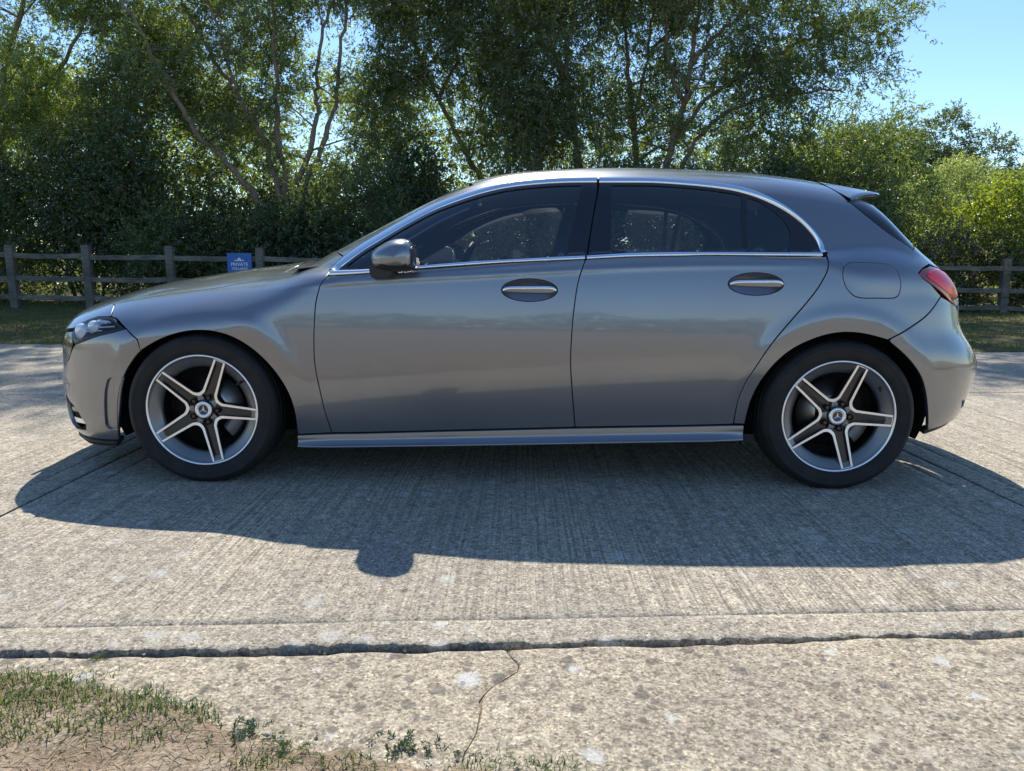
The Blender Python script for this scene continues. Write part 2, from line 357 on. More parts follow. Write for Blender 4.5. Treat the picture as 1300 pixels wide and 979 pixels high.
def dom_normal(dom, ab, e=4e-4):
    ab = np.array(ab, float)
    if dom == 'top': ab[:, 1] = np.minimum(ab[:, 1], TB - 2 * e)
    if dom in ('front', 'rear'): ab[:, 0] = np.maximum(ab[:, 0], .02)
    da = dom_eval(dom, ab + [e, 0]) - dom_eval(dom, ab - [e, 0]); db = dom_eval(dom, ab + [0, e]) - dom_eval(dom, ab - [0, e])
    n = np.cross(da, db); n /= np.linalg.norm(n, axis=1)[:, None] + 1e-12
    s = np.sign((n * np.array(REF[dom])).sum(1)); s[s == 0] = 1; n *= s[:, None]
    return n
def dense(P, h):
    P = [np.array(p, float) for p in P]; out = []
    for a, b in zip(P, P[1:] + P[:1]):
        k = max(1, int(math.ceil(np.linalg.norm(b - a) / h)))
        out += [a + (b - a) * i / k for i in range(k)]
    return np.array(out)
def smooth_line(pts, h=.02):
    """Catmull-Rom through points -> dense open polyline (2d)"""
    P = np.array(pts, float); P = np.vstack([2 * P[0] - P[1], P, 2 * P[-1] - P[-2]]); o = []
    for i in range(1, len(P) - 2):
        p0, p1, p2, p3 = P[i - 1:i + 3]; k = max(1, int(math.ceil(np.linalg.norm(p2 - p1) / h)))
        for t in np.arange(k) / k:
            o.append(.5 * (2 * p1 + (p2 - p0) * t + (2 * p0 - 5 * p1 + 4 * p2 - p3) * t * t + (3 * p1 - p0 - 3 * p2 + p3) * t ** 3))
    o.append(P[-2]); return [tuple(q) for q in o]
def S(name, rev=False, a=None, b=None, h=.02):
    p = LN[name][a:b]; p = smooth_line(p, h)
    if name.startswith('arch'):
        q = np.array(p)
        for _ in range(30): q[1:-1] = .5 * q[1:-1] + .25 * (q[:-2] + q[2:])
        p = [tuple(v) for v in q]
    return p[::-1] if rev else p
def area(P): x, y = P[:, 0], P[:, 1]; return .5 * np.sum(x * np.roll(y, -1) - np.roll(x, -1) * y)
def offset(P, d):
    """inward offset of a CCW polygon"""
    a = P - np.roll(P, 1, 0); b = np.roll(P, -1, 0) - P
    a /= np.linalg.norm(a, axis=1)[:, None] + 1e-12; b /= np.linalg.norm(b, axis=1)[:, None] + 1e-12
    na = np.stack([-a[:, 1], a[:, 0]], 1); nb = np.stack([-b[:, 1], b[:, 0]], 1); n = na + nb
    n /= np.maximum(1 + (na * nb).sum(1), .35)[:, None]
    return P + n * d
def inside(P, Q):
    x, y = Q[:, 0], Q[:, 1]; r = np.zeros(len(Q), bool)
    for (x0, y0), (x1, y1) in zip(P, np.roll(P, -1, 0)):
        if y0 == y1: continue
        r ^= ((y0 > y) != (y1 > y)) & (x < (x1 - x0) * (y - y0) / (y1 - y0) + x0)
    return r
def panel(name, loop, mat, parent, dom='side', holes=(), off=0., gap=.0022, bev=.0014, fl=.016, h=.02, hb=None, sym=False, conv=True, tf=None):
    hb = hb or h
    def prep(lp, ccw):
        P = np.array([xz_to(dom, p) for p in lp] if conv else lp, float)
        keep = np.linalg.norm(P - np.roll(P, 1, 0), axis=1) > 1e-4; P = dense(P[keep], h)
        return P if (area(P) > 0) == ccw else P[::-1]
    outer = prep(loop, True); hl = [prep(q, False) for q in holes]
    rings = []
    lim = TB if dom == 'top' else 0.
    ci = 1 if dom == 'top' else 0
    for P in [outer] + hl:
        E, I = offset(P, gap), offset(P, gap + bev)
        if sym:
            c = np.abs(P[:, ci] - lim) < 1e-3
            E[c, ci] = lim; I[c, ci] = lim
            if dom == 'top': E[:, 1] = np.minimum(E[:, 1], lim); I[:, 1] = np.minimum(I[:, 1], lim)
            else: E[:, 0] = np.maximum(E[:, 0], 0); I[:, 0] = np.maximum(I[:, 0], 0)
        rings.append((E, I))
    IO = rings[0][1]; lo, hi = IO.min(0), IO.max(0)
    g = np.stack(np.meshgrid(np.arange(lo[0] + h / 2, hi[0], h), np.arange(lo[1] + hb / 2, hi[1], hb), indexing='ij'), -1).reshape(-1, 2)
    sh = offset(IO, min(h, hb) * .45); ok = inside(IO, g) & inside(sh, g)
    for E, I in rings[1:]: ok &= ~inside(offset(I, min(h, hb) * .45)[::-1], g)
    g = g[ok]
    pts = []; edges = []
    for E, I in rings:
        b = len(pts); n = len(I); pts += [tuple(p) for p in I]; edges += [(b + i, b + (i + 1) % n) for i in range(n)]
    nb = len(pts); pts += [tuple(p) for p in g]
    r = delaunay_2d_cdt([Vector(p) for p in pts], edges, [], 0, 1e-6, False)
    V2 = np.array([tuple(v) for v in r[0]]); F = np.array([f for f in r[2] if len(f) == 3])
    ce = V2[F].mean(1); ok = inside(IO, ce)
    for E, I in rings[1:]: ok &= ~inside(I, ce)
    F = F[ok]
    def ev(ab, d=0.):
        n = dom_normal(dom, ab); P = dom_eval(dom, ab)
        if sym: m = P[:, 1] > -.004; n[m, 1] = 0; P[P[:, 1] > -1e-4, 1] = 0
        n /= np.linalg.norm(n, axis=1)[:, None] + 1e-12
        return P + n * (off - d), n
    V3, N3 = ev(V2)
    # make faces point along the normal
    fn = np.cross(V3[F[:, 1]] - V3[F[:, 0]], V3[F[:, 2]] - V3[F[:, 0]]); flip = (fn * N3[F[:, 0]]).sum(1) < 0
    F[flip] = F[flip][:, ::-1]
    VV = [V3]; NN = [N3]; FF = [tuple(f) for f in F]; base = len(V3)
    if fl > 0:
        for E, I in rings:
            n = len(I); pi, ni = ev(I); pe, ne = ev(E, bev); pd, _ = ev(E, fl)
            lat = pe - pi + ne * bev; ll = np.linalg.norm(lat, axis=1)[:, None]; lat = np.where(ll > 1e-6, lat / (ll + 1e-12), ne)
            mid = ne + lat; mid /= np.linalg.norm(mid, axis=1)[:, None] + 1e-12
            VV += [pi, pe, pe, pd]; NN += [ni, mid, lat, lat]
            for i in range(n):
                j = (i + 1) % n
                if sym and abs(I[i, ci] - lim) < 1e-3 and abs(I[j, ci] - lim) < 1e-3: continue
                for k in (0, 2):
                    a0, a1, b0, b1 = base + k * n + i, base + k * n + j, base + (k + 1) * n + i, base + (k + 1) * n + j
                    FF.append((a0, b0, b1, a1))
            base += 4 * n
    V = np.vstack(VV); Nn = np.vstack(NN)
    if tf is not None: V = tf(V)
    # orient ring quads
    out = []
    for f in FF:
        if len(f) == 4:
            q = V[list(f)]; c = np.cross(q[1] - q[0], q[2] - q[0]) + np.cross(q[2] - q[0], q[3] - q[0])
            if c @ Nn[list(f)].sum(0) < 0: f = f[::-1]
        out.append(tuple(int(i) for i in f))
    FF = out
    if sym:
        b = len(V); V = np.vstack([V, V * [1, -1, 1]]); Nn = np.vstack([Nn, Nn * [1, -1, 1]])
        FF = FF + [tuple(i + b for i in f[::-1]) for f in FF]
    me = bpy.data.meshes.new(name); me.from_pydata(V.tolist(), [], FF)
    me.polygons.foreach_set('use_smooth', [True] * len(me.polygons))
    li = np.zeros(len(me.loops), np.int32); me.loops.foreach_get('vertex_index', li)
    me.normals_split_custom_set(Nn[li].tolist())
    return link(name, me, mat, parent)
def mirror(o, parent=None):
    c = copy_tree(o, parent if parent is not None else o.parent); c.scale = (1, -1, 1); return c

# ------------------------------------------------------------------ the car
car = empty('car')
tag(car, 'grey metallic five-door hatchback car parked side-on across the concrete slab', 'car')
def ellipse(cx, cz, rx, rz, n=48): return [(cx + rx * math.cos(2 * math.pi * i / n), cz + rz * math.sin(2 * math.pi * i / n)) for i in range(n)]
HF, HR_ = (.040, .845, .116, .046), (.981, .878, .114, .0455)

def handle(door, e):
    cx, cz, rx, rz = e
    g = Geo(); P = []
    for r in np.linspace(1.0, 0, 9):
        t = np.linspace(0, 2 * np.pi, 40, endpoint=False); x = cx + rx * r * np.cos(t); z = cz + rz * r * np.sin(t)
        y = -BODY.H(x, z) + .022 * (1 - r ** 2.2)
        P.append(np.stack([x, y, z], 1))
    g.grid(P, 0, True, close_v=True); g.obj('handle_cup', M_PAINT, door)
    # grip bar : bowed, with a bright strip along its upper edge
    g = Geo(); P = []; ts = np.linspace(0, 2 * np.pi, 20, endpoint=False)
    for s in np.linspace(-1, 1, 25):
        k = (1 - abs(s) ** 6) ** .5 if abs(s) < 1 else .02
        x = cx + s * rx * .97; zc = cz + .002; yb = -float(BODY.H(x, zc)) - .010 - .016 * (1 - s * s)
        rzh, ryh = .0155 * max(k, .15) * (1 + .12 * s), .0085 * max(k, .15)
        c, q = np.cos(ts), np.sin(ts); sc = np.sign(c) * np.abs(c) ** .8; sq = np.sign(q) * np.abs(q) ** .8
        P.append(np.stack([np.full(20, x), yb + ryh * sc, zc + rzh * sq], 1))
    g.grid(P, 0, True, close_v=True); hd = g.obj('handle', M_PAINT, door)
    g = Geo(); P = []
    for s in np.linspace(-.985, .985, 25):
        x = cx + s * rx * .97; zc = cz + .002; yb = -float(BODY.H(x, zc)) - .010 - .016 * (1 - s * s); k = max((1 - abs(s) ** 6) ** .5, .2)
        z0 = zc + .0155 * k * (1 + .12 * s)
        P.append([(x, yb - .0040 * k, z0 - .0008), (x, yb - .0088 * k, z0 - .0035), (x, yb - .0098 * k, z0 - .008), (x, yb - .0092 * k, z0 - .0105)])
    g.grid(P, 0, True); g.obj('handle_trim', M_CHROME, door)

def upper(name, loop, mat, parent, **kw): return panel(name, loop, mat, parent, 'top', **kw)
def side_door(bot, front, back, belt, e):
    lp = belt + back + bot + front
    o = panel('door', lp, M_PAINT, car, 'side', holes=[ellipse(*e)], h=.03, hb=.007)
    return o
# front door
db = LN['door_bot']
fd = side_door([p for p in S('door_bot', True) if -.80 < p[0] < .235], S('f_seam_front', True), S('seam_mid'), S('f_belt_bot')[1:], HF)
handle(fd, HF)
# rear door
rd = side_door([p for p in S('door_bot', True) if .255 < p[0] < .92], S('seam_mid', True), S('r_seam', a=2), S('r_belt_bot')[1:] + [(1.283, .99)], HR_)
handle(rd, HR_)

def belt_trim(bot, top, door):
    x0, x1 = max(bot[0][0], top[0][0] - .03), min(bot[-1][0], top[-1][0])
    bx, bz = zip(*bot); tx, tz = zip(*top); P = []
    for x in np.linspace(x0 + .004, x1 - .004, 60):
        zb, zt = np.interp(x, bx, bz), np.interp(x, tx, tz)
        yb = -float(BODY.H(x, zb - .004)) - .001; h = zt - zb
        P.append([(x, yb + .012, zb - .002), (x, yb - .001, zb + .001), (x, yb - .003, zb + h * .3), (x, yb + .001, zb + h * .75), (x, yb + .008, zt), (x, yb + .030, zt + .001)])
    g = Geo(); g.grid(P, 0, True); g.obj('window_trim', M_CHROME, door)
belt_trim(S('f_belt_bot'), S('f_belt_top'), fd); belt_trim(S('r_belt_bot'), S('r_belt_top'), rd)
def rs(pts, n):
    P = np.array(pts, float); d = np.concatenate([[0], np.cumsum(np.linalg.norm(np.diff(P, axis=0), axis=1))]); t = np.linspace(0, d[-1], n)
    return np.stack([np.interp(t, d, P[:, k]) for k in (0, 1)], 1)
def arc_trim(outer, inner, door, n=90):
    o2, i2 = rs(outer, n), rs(inner, n); rows = []
    for f, off in ((0., -.004), (0., .0105), (.2, .0115), (.5, .0095), (.8, .0055), (1., .001), (1., -.006)):
        ab = np.array([xz_to('top', p) for p in o2 * (1 - f) + i2 * f]); rows.append(dom_eval('top', ab) + dom_normal('top', ab) * off)
    g = Geo(); g.grid(np.stack(rows, 1), 0, True); g.obj('window_trim', M_CHROME, door)
arc_trim(S('trim_outer_f')[1:-1] + [(.336, 1.323)], S('trim_inner_f')[:-1] + [(.332, 1.307)], fd)
arc_trim([(.345, 1.323)] + S('trim_outer_r')[1:] + [(1.292, 1.001)], [(.343, 1.306)] + S('trim_inner_r')[1:] + [(1.272, 1.006)], rd)
# window openings: black frames (pillar covers, seals) and glass
def shr(pts, d, dz): return [(x + d, z + dz) for x, z in pts]
fr_out = S('trim_inner_f') + [(.329, 1.25), (.299, 1.10), (.279, .985)] + [(x, z - .004) for x, z in S('f_belt_top', True)]
gtop = [(x + .004, z - .014) for x, z in S('trim_inner_f')[3:] if x < .262]
gl_f = gtop + [(.266, 1.290), (.192, .99)] + [(x, z - .002) for x, z in S('f_belt_top', True) if -.74 < x < .19]
upper('window_frame', fr_out, M_GLOSSBLACK, fd, holes=[gl_f], off=.001, gap=.0006, bev=.001, fl=.012, h=.02)
upper('window_glass', gl_f, M_GLASS, fd, off=-.004, gap=-.004, bev=0.0001, fl=0, h=.03)
rr_out = S('trim_inner_r')[1:] + [(1.271, 1.005)] + [(x, z - .004) for x, z in S('r_belt_top', True) if x < 1.26] + [(.284, .985), (.304, 1.10), (.334, 1.25), (.345, 1.305)]
gr_t = [(x - .002, z - .013) for x, z in S('trim_inner_r') if .40 < x < .95]
gl_r = gr_t + [(.956, 1.250), (.939, 1.005)] + [(x, z - .002) for x, z in S('r_belt_top', True) if .39 < x < .93] + [(.383, .998), (.398, 1.293)]
gl_q = smooth_line([(.979, 1.243)] + LN['glass_q'][1:8], .02) + [(1.13, 1.008), (.966, 1.008)]
upper('window_frame', rr_out, M_GLOSSBLACK, rd, holes=[gl_r, gl_q], off=.001, gap=.0006, bev=.001, fl=.012, h=.02)
upper('window_glass', gl_r, M_PRIVACY, rd, off=-.004, gap=-.004, bev=.0001, fl=0, h=.03)
upper('window_glass', gl_q, M_PRIVACY, rd, off=-.004, gap=-.004, bev=.0001, fl=0, h=.03)

# fender, side frame with rear quarter, fuel flap
def zY(x, Y, zt=None):
    zr = float(BODY.f['zr'](x)); return zr - float(BODY.f['hr'](x)) * (1 - (1 - Y * Y) ** .25)
bs = LN['bonnet_shut']
shut = [(-1.816, .757)] + smooth_line(bs[3:11], .02) + [(-1.068, .902), (-1.058, .920), (-1.045, .935)]
fender = [(-1.682, .667), (-1.749, .710), (-1.779, .713), (-1.797, .736)] + shut + [(-1.0, .957), (-.95, .972), (-.90, .992), (-.856, 1.005), (-.806, .990), (-.766, .974), (-.795, .940), (-.812, .905)] + S('f_seam_front')[1:] + [(-.90, .212)] + S('archf', True) + [(-1.625, .624)]
upper('fender', fender, M_PAINT, car, h=.022, hb=.012)
rail = [(x, zY(x, .80)) for x in np.linspace(1.375, -.20, 50)] + [(x, zY(x, .80 - .08 * min(1, (-.2 - x) / .3))) for x in np.linspace(-.24, -.82, 20)]
tl_side = [(1.802, .828), (1.738, .880), (1.691, .909), (1.677, .926), (1.705, .947), (1.760, .964)]
frame = [(-.848, 1.0), (-.766, .977)] + S('trim_outer_f')[4:] + S('trim_outer_r')[1:] + S('r_seam')[1:] + [(.955, .275)] + S('archr') + S('rb_shut')[1:] + tl_side + S('tail_shut', True, a=2) + [(1.40, 1.285)] + rail
def fuel_loop(): return smooth_line(LN['fuel'] + LN['fuel'][:1], .012)[:-1]
sf = upper('side_frame', frame, M_PAINT, car, holes=[fuel_loop()], h=.024, hb=.012)
ff = upper('fuel_flap', fuel_loop(), M_PAINT, car, h=.02, gap=.0006, bev=.0008)
# sill
P = []; sb, dbm = LN['sill_bot'], LN['door_bot']
for x in np.linspace(-.968, .974, 80):
    zt = np.interp(x, *zip(*dbm)) - .006; zb = np.interp(x, *zip(*sb)); h = zt - zb; y0 = -float(BODY.H(x, zt + .01)) + .004
    e = min(1., (x + .968) / .15, (.974 - x) / .15); e = max(e, 0.) ** .6
    P.append([(x, y0 + .03, zt), (x, y0, zt), (x, y0 - .001, zt - h * .06), (x, y0 + .002, zt - h * .36), (x, y0 + .003 - .003 * e, zt - h * .56), (x, y0 - .006 - .016 * e, zt - h * .80),
              (x, y0 - .008 - .020 * e, zt - h * .86), (x, y0 - .006 - .019 * e, zt - h * .95), (x, y0 + .01, zb), (x, y0 + .10, zb - .004)])
g = Geo(); g.grid(P, 0, True); si = g.obj('sill', M_PAINT, car)

# bonnet, roof, windscreen, rear window
nose = [(-1.779, .713), (-1.860, .709), (-1.913, .692), (-1.959, .669), (-1.99, .655), (-2.06, .645), (-2.13, .637), (-2.18, .632)]
def topc(x): return (x, float(BODY.ztop(x)))
bonnet_l = [xz_to('top', p) for p in ([(-1.797, .736)] + shut)] + [(-1.085, 1.285), (-1.105, 1.35), (-1.11, TB)] + [(x, TB) for x in np.linspace(-1.15, -2.20, 30)] + [xz_to('top', p) for p in nose[::-1]]
upper('bonnet', bonnet_l, M_PAINT, car, sym=True, conv=False, h=.03, hb=.02)
cw = [(-1.01, 1.17), (-1.06, 1.245), (-1.08, 1.30), (-1.10, 1.36), (-1.10, TB)] + [(x, TB) for x in np.linspace(-1.08, -.96, 6)] + [(-.93, 1.22), (-.87, 1.07), (-.93, 1.10)]
upper('cowl', cw, M_PLASTIC, car, sym=True, conv=False, h=.02, off=-.012, fl=0)
def bY(x, Y): return xz_to('top', (x, zY(x, Y)))
ws = [bY(x, .80 - .08 * min(1, max(0, (-.2 - x) / .3))) for x in np.linspace(-.82, -.24, 20)] + [(-.27, 1.25), (-.30, TB)] + [(x, TB) for x in np.linspace(-.33, -.965, 20)] + [(-.94, 1.22), (-.88, 1.08)]
upper('windscreen', ws, M_GLASS, car, sym=True, conv=False, h=.035, off=-.004, gap=.001, fl=0, bev=.0001)
rf = [bY(x, .80) for x in np.linspace(-.22, 1.37, 50)] + [(1.39, 1.25), (1.40, TB)] + [(x, TB) for x in np.linspace(1.36, -.28, 40)] + [(-.25, 1.25)]
ro = upper('roof', rf, M_PAINT, car, sym=True, conv=False, h=.035, hb=.025)
rw = [xz_to('top', p) for p in [(1.405, 1.283)] + S('tail_shut', a=2, b=6)[0:]] + [(1.76, 1.10), (1.84, 1.22), (1.87, TB)] + [(x, TB) for x in np.linspace(1.84, 1.43, 20)] + [(1.41, 1.25)]
upper('rear_window', rw, M_GLOSSBLACK, car, sym=True, conv=False, h=.03, gap=.003, fl=.012)
# tailgate
tgu = [xz_to('top', p) for p in S('tail_shut', a=5)] + [xz_to('top', p) for p in [(1.80, .955), (1.86, .945), (1.92, .925), (1.965, .905)]] + [(2.0, 1.2), (2.05, TB)] + [(x, TB) for x in np.linspace(2.02, 1.89, 8)] + [(1.85, 1.22), (1.77, 1.10)]
upper('tailgate', tgu, M_PAINT, car, sym=True, conv=False, h=.02)
tgl = [xz_to('rear', p) for p in [(1.965, .905), (1.99, .86), (2.00, .82), (1.985, .78), (1.96, .74)]] + [(.42, .70), (.25, .655), (0., .64), (0., .90)]
panel('tailgate', tgl, M_PAINT, car, 'rear', sym=True, conv=False, h=.03)
# spoiler : carries the roof line on past the hatch
def sp_z(x, Y):
    z0 = zY(1.34, Y); z1 = zY(1.40, Y); return z0 + (x - 1.34) * (z1 - z0) / .06
P = []; YS = np.concatenate([np.linspace(-.965, -.62, 14), np.linspace(-.55, .55, 13), np.linspace(.62, .965, 14)])
for Y in YS:
    a_, sg = abs(Y), (1 if Y < 0 else -1); xl, Yl = 1.384, a_ * .845; xt = 1.745 - .34 * a_ ** 3.2; row = []
    zl = zY(xl, Yl); yl = float(BODY.H(xl, zl)); yt = .668 * a_
    for t in np.linspace(0, 1, 10):
        x = xl + (xt - xl) * t; zz = zl - .20 * (x - xl) - .10 * (x - xl) ** 2 - .058 * (a_ / .965) ** 7 * t
        row.append((x, -sg * (yl + (yt - yl) * t), zz + .003))
    xe, ye, ze = row[-1]; xm = xe
    while xm > 1.41 and zY(xm, a_) < ze - .02: xm -= .01
    row += [(xe + .003, ye, ze - .006), (xe - .006, ye, ze - .016), (xe - .05 * (xe - xm) - .008, ye, ze - .019), (xm - .02, ye, ze - .024)]
    P.append(row)
P = np.array(P); g = Geo(); g.grid(P[:, :11], 0, True); spo = g.obj('spoiler', M_PAINT, car)
g = Geo(); g.grid(P[:, 10:], 0, True); g.obj('underside', M_GLOSSBLACK, spo)

# front bumper, grille, headlight
fb = [xz_to('front', p) for p in [(-1.682, .667), (-1.625, .624), (-1.612, .575)] + S('archf2')[1:] + [(-1.86, .153), (-1.95, .148), (-2.05, .146)]] + [(.45, .146), (.2, .146), (0, .146), (0, .40), (.25, .405)] + \
     [xz_to('front', p) for p in [(-2.16, .425), (-2.088, .452), (-2.010, .520), (-1.972, .575), (-1.958, .586), (-1.896, .607), (-1.814, .634), (-1.739, .651)]]
vent = [xz_to('front', p) for p in smooth_line(LN['vent'], .02)]
intake = [xz_to('front', p) for p in [(-2.09, .335), (-2.03, .300), (-1.998, .278), (-1.962, .218), (-1.972, .190), (-2.05, .180)]] + [(.50, .178), (.47, .20), (.455, .28), (.46, .33)]
lower_gr = [(0, .20), (.30, .20), (.36, .24), (.36, .32), (0, .34)]
bump = panel('bumper', fb, M_PAINT, car, 'front', holes=[vent, intake], sym=True, conv=False, h=.03, hb=.02)
def recess(d): return lambda V: V + np.array([0, d, 0])
# arch-side vent: recessed dark channel with a painted blade
vv = panel('bumper_vent', vent, M_PAINT, bump, 'front', conv=False, off=-.010, gap=-.003, fl=0, bev=.0001)
bl = [xz_to('front', p) for p in smooth_line([(-1.704, .455), (-1.735, .452), (-1.757, .41), (-1.776, .35), (-1.790, .27), (-1.797, .222), (-1.775, .220)], .02)]
vb = panel('vent_blade', bl, M_PAINT, bump, 'front', conv=False, off=-.003, gap=.0, fl=.007, h=.015)
ik = panel('bumper_intake', intake, M_GLOSSBLACK, bump, 'front', conv=False, off=-.030, gap=-.004, fl=0, bev=.0001)
for z0, z1 in ((.205, .232), (.262, .284)):
    q = panel('intake_fin', [xz_to('front', (-2.075, z0)), xz_to('front', (-1.985, z0 + .008)), xz_to('front', (-1.985, z1 + .004)), xz_to('front', (-2.085, z1))], M_CHROME if z0 < .22 else M_GLOSSBLACK, bump, 'front', conv=False, off=-.012, gap=.0, fl=.012, h=.015)
    mirror(q)
for q in (vv, vb, ik): mirror(q)
lip = [xz_to('front', p) for p in [(-1.79, .156), (-1.86, .149), (-1.95, .144), (-2.05, .142)]] + [(.45, .142), (.2, .142), (0, .142), (0, .108), (.3, .108), (.5, .110)] + [xz_to('front', p) for p in [(-1.98, .116), (-1.86, .128), (-1.80, .135)]]
panel('splitter', lip, M_PLASTIC, car, 'front', sym=True, conv=False, off=.012, h=.03, gap=.0, bev=.003, fl=.05)
gr = [(0, .415), (.25, .42)] + [xz_to('front', p) for p in [(-2.155, .437), (-2.086, .465), (-2.015, .525), (-1.985, .585), (-1.993, .615), (-1.982, .645), (-2.06, .636), (-2.13, .628)]] + [(.2, .622), (0, .622)]
gri = panel('grille', gr, M_GLOSSBLACK, car, 'front', sym=True, conv=False, h=.03, off=-.006)
g = Geo(); g.lathe_y([(.075, 0), (.080, -.006), (.085, -.006), (.090, 0)], 40, 0)
for k in range(3):
    a = math.pi / 2 + k * 2 * math.pi / 3; r, w = .078, .011
    tip = (r * math.cos(a), -.004, r * math.sin(a)); l = [(w * math.cos(a + s), -.002, w * math.sin(a + s)) for s in (math.pi / 3, -math.pi / 3)]
    g.add([tip, l[0], l[1], (0, -.010, 0)], [(0, 1, 3), (0, 3, 2)])
g.obj('emblem', M_CHROME, gri, (-2.249, 0, .52), (0, 0, -math.pi / 2))
for s in (-1, 1):
    g = Geo(); g.box((-2.236, s * .235, .52), (.02, .28, .018), bev=.004); g.obj('grille_bar', M_CHROME, gri)
hl = LN['headlight']
hl_loop = [xz_to('front', p) for p in hl]
hb_ = panel('headlight', hl_loop, M_GLOSSBLACK, car, 'front', conv=False, off=-.045, h=.02, gap=-.002, fl=0, bev=.0001)
panel('lens', hl_loop, M_LENS, hb_, 'front', conv=False, off=-.001, h=.02, gap=.0045, fl=.004)
g = Geo()   # seal around the lens
rim = [xz_to('front', p) for p in hl]
panel('lamp_seal', hl_loop, M_RUBBERSEAL, hb_, 'front', conv=False, holes=[offset(np.array(hl_loop) if area(np.array(hl_loop)) > 0 else np.array(hl_loop[::-1]), .009)], off=-.001, gap=.0, fl=.04, h=.012)
def blob(name, c, r, mat, parent, ex=2.4, n=16):
    g = Geo(); P = []
    for i in range(n + 1):
        ph = -math.pi / 2 + math.pi * i / n; row = []
        for j in range(2 * n):
            th = 2 * math.pi * j / (2 * n); f = lambda v: math.copysign(abs(v) ** (2 / ex), v)
            row.append((c[0] + r[0] * f(math.cos(ph)) * f(math.cos(th)), c[1] + r[1] * f(math.cos(ph)) * f(math.sin(th)), c[2] + r[2] * f(math.sin(ph))))
        P.append(row)
    g.grid(P, 0, True, close_v=True); return g.obj(name, mat, parent)
M_REFL = simple('lamp_reflector', (.82, .84, .88), .25, .25)
def yS(x, z): return -float(BODY.H(x, z))
bz = panel('lamp_bezel', [xz_to('front', p) for p in [(-1.978, .612), (-1.955, .597), (-1.90, .615), (-1.845, .634), (-1.85, .66), (-1.87, .695), (-1.915, .684), (-1.955, .664), (-1.970, .645)]], M_REFL, hb_, 'front', conv=False, off=-.040, gap=0, fl=0, h=.015)
bz2 = panel('lamp_bezel', [xz_to('front', p) for p in [(-1.86, .700), (-1.78, .704), (-1.755, .700), (-1.72, .680), (-1.78, .684), (-1.85, .684)]], M_REFL, hb_, 'front', conv=False, off=-.030, gap=0, fl=0, h=.015)
for (x, z, rx, rz) in ((-1.862, .662, .034, .031), (-1.935, .640, .036, .037)):
    blob('projector', (x, yS(x, z) + .034, z), (rx, .022, rz), M_REFL, hb_)
blob('reflector', (-1.80, yS(-1.80, .685) + .036, .688), (.055, .012, .012), M_REFL, hb_)
for k in range(3):
    pts = []
    for t in np.linspace(0, 1, 10):
        x = -1.955 + .02 * k + (.16 + .02 * k) * t; z = .668 + .016 * t - .017 * k + (.004 * k)
        pts.append((x, yS(x, z) + .022 + .004 * k, z))
    g = Geo(); g.tube(pts, .0035, 6); g.obj('light_guide', M_REFL, hb_)
mirror(hb_)
# rear bumper, valance, tail light
rb = [xz_to('rear', p) for p in S('archr2')[1:][::-1]] + [xz_to('rear', p) for p in [(1.545, .651)] + S('rb_shut')[1:] + [(1.868, .802), (1.935, .776), (1.958, .745)]] + [(.42, .692), (.25, .645), (0, .63), (0, .30)] + [(.3, .295)] + [xz_to('rear', p) for p in [(2.10, .286), (2.05, .278), (1.992, .268), (1.902, .256)]]
pocket = [xz_to('rear', p) for p in [(1.985, .362), (2.05, .352), (2.085, .342), (2.075, .324), (2.0, .326)]]
rbp = panel('bumper', rb, M_PAINT, car, 'rear', sym=True, conv=False, h=.03, hb=.02, holes=[pocket])
q = panel('bumper_intake', pocket, M_GLOSSBLACK, rbp, 'rear', conv=False, off=-.02, gap=-.003, fl=0, bev=.0001); mirror(q)
va = [xz_to('rear', p) for p in [(1.800, .236), (1.902, .252), (1.992, .264), (2.05, .274), (2.10, .282)]] + [(.3, .291), (0, .296), (0, .262), (.3, .258)] + [xz_to('rear', p) for p in [(2.08, .250), (2.04, .243), (1.99, .236), (1.90, .224), (1.805, .210)]]
panel('valance', va, M_PLASTIC, car, 'rear', sym=True, conv=False, off=-.012, h=.02, fl=.03)
tl = [(1.677, .926), (1.705, .946), (1.762, .960), (1.82, .950), (1.88, .935), (1.94, .905), (1.975, .865), (1.99, .82), (1.975, .782), (1.935, .779), (1.872, .805), (1.803, .847), (1.739, .883), (1.692, .911)]
tll = [xz_to('rear', p) for p in tl]
tlo = panel('tail_light', tll, M_DARKRED, car, 'rear', conv=False, off=-.002, h=.015)
red = [(1.720, .915), (1.752, .937), (1.80, .942), (1.86, .930), (1.93, .898), (1.965, .86), (1.975, .83), (1.90, .822), (1.845, .842), (1.79, .872), (1.745, .899)]
panel('red_lens', [xz_to('rear', p) for p in red], M_RED, tlo, 'rear', conv=False, off=.0015, gap=0, fl=.004, h=.015)
wl_ = [(1.895, .808), (1.935, .815), (1.975, .815), (1.972, .790), (1.935, .785)]
panel('reversing_lens', [xz_to('rear', p) for p in wl_], M_WHITELENS, tlo, 'rear', conv=False, off=.0015, gap=0, fl=.004, h=.015)
mirror(tlo)
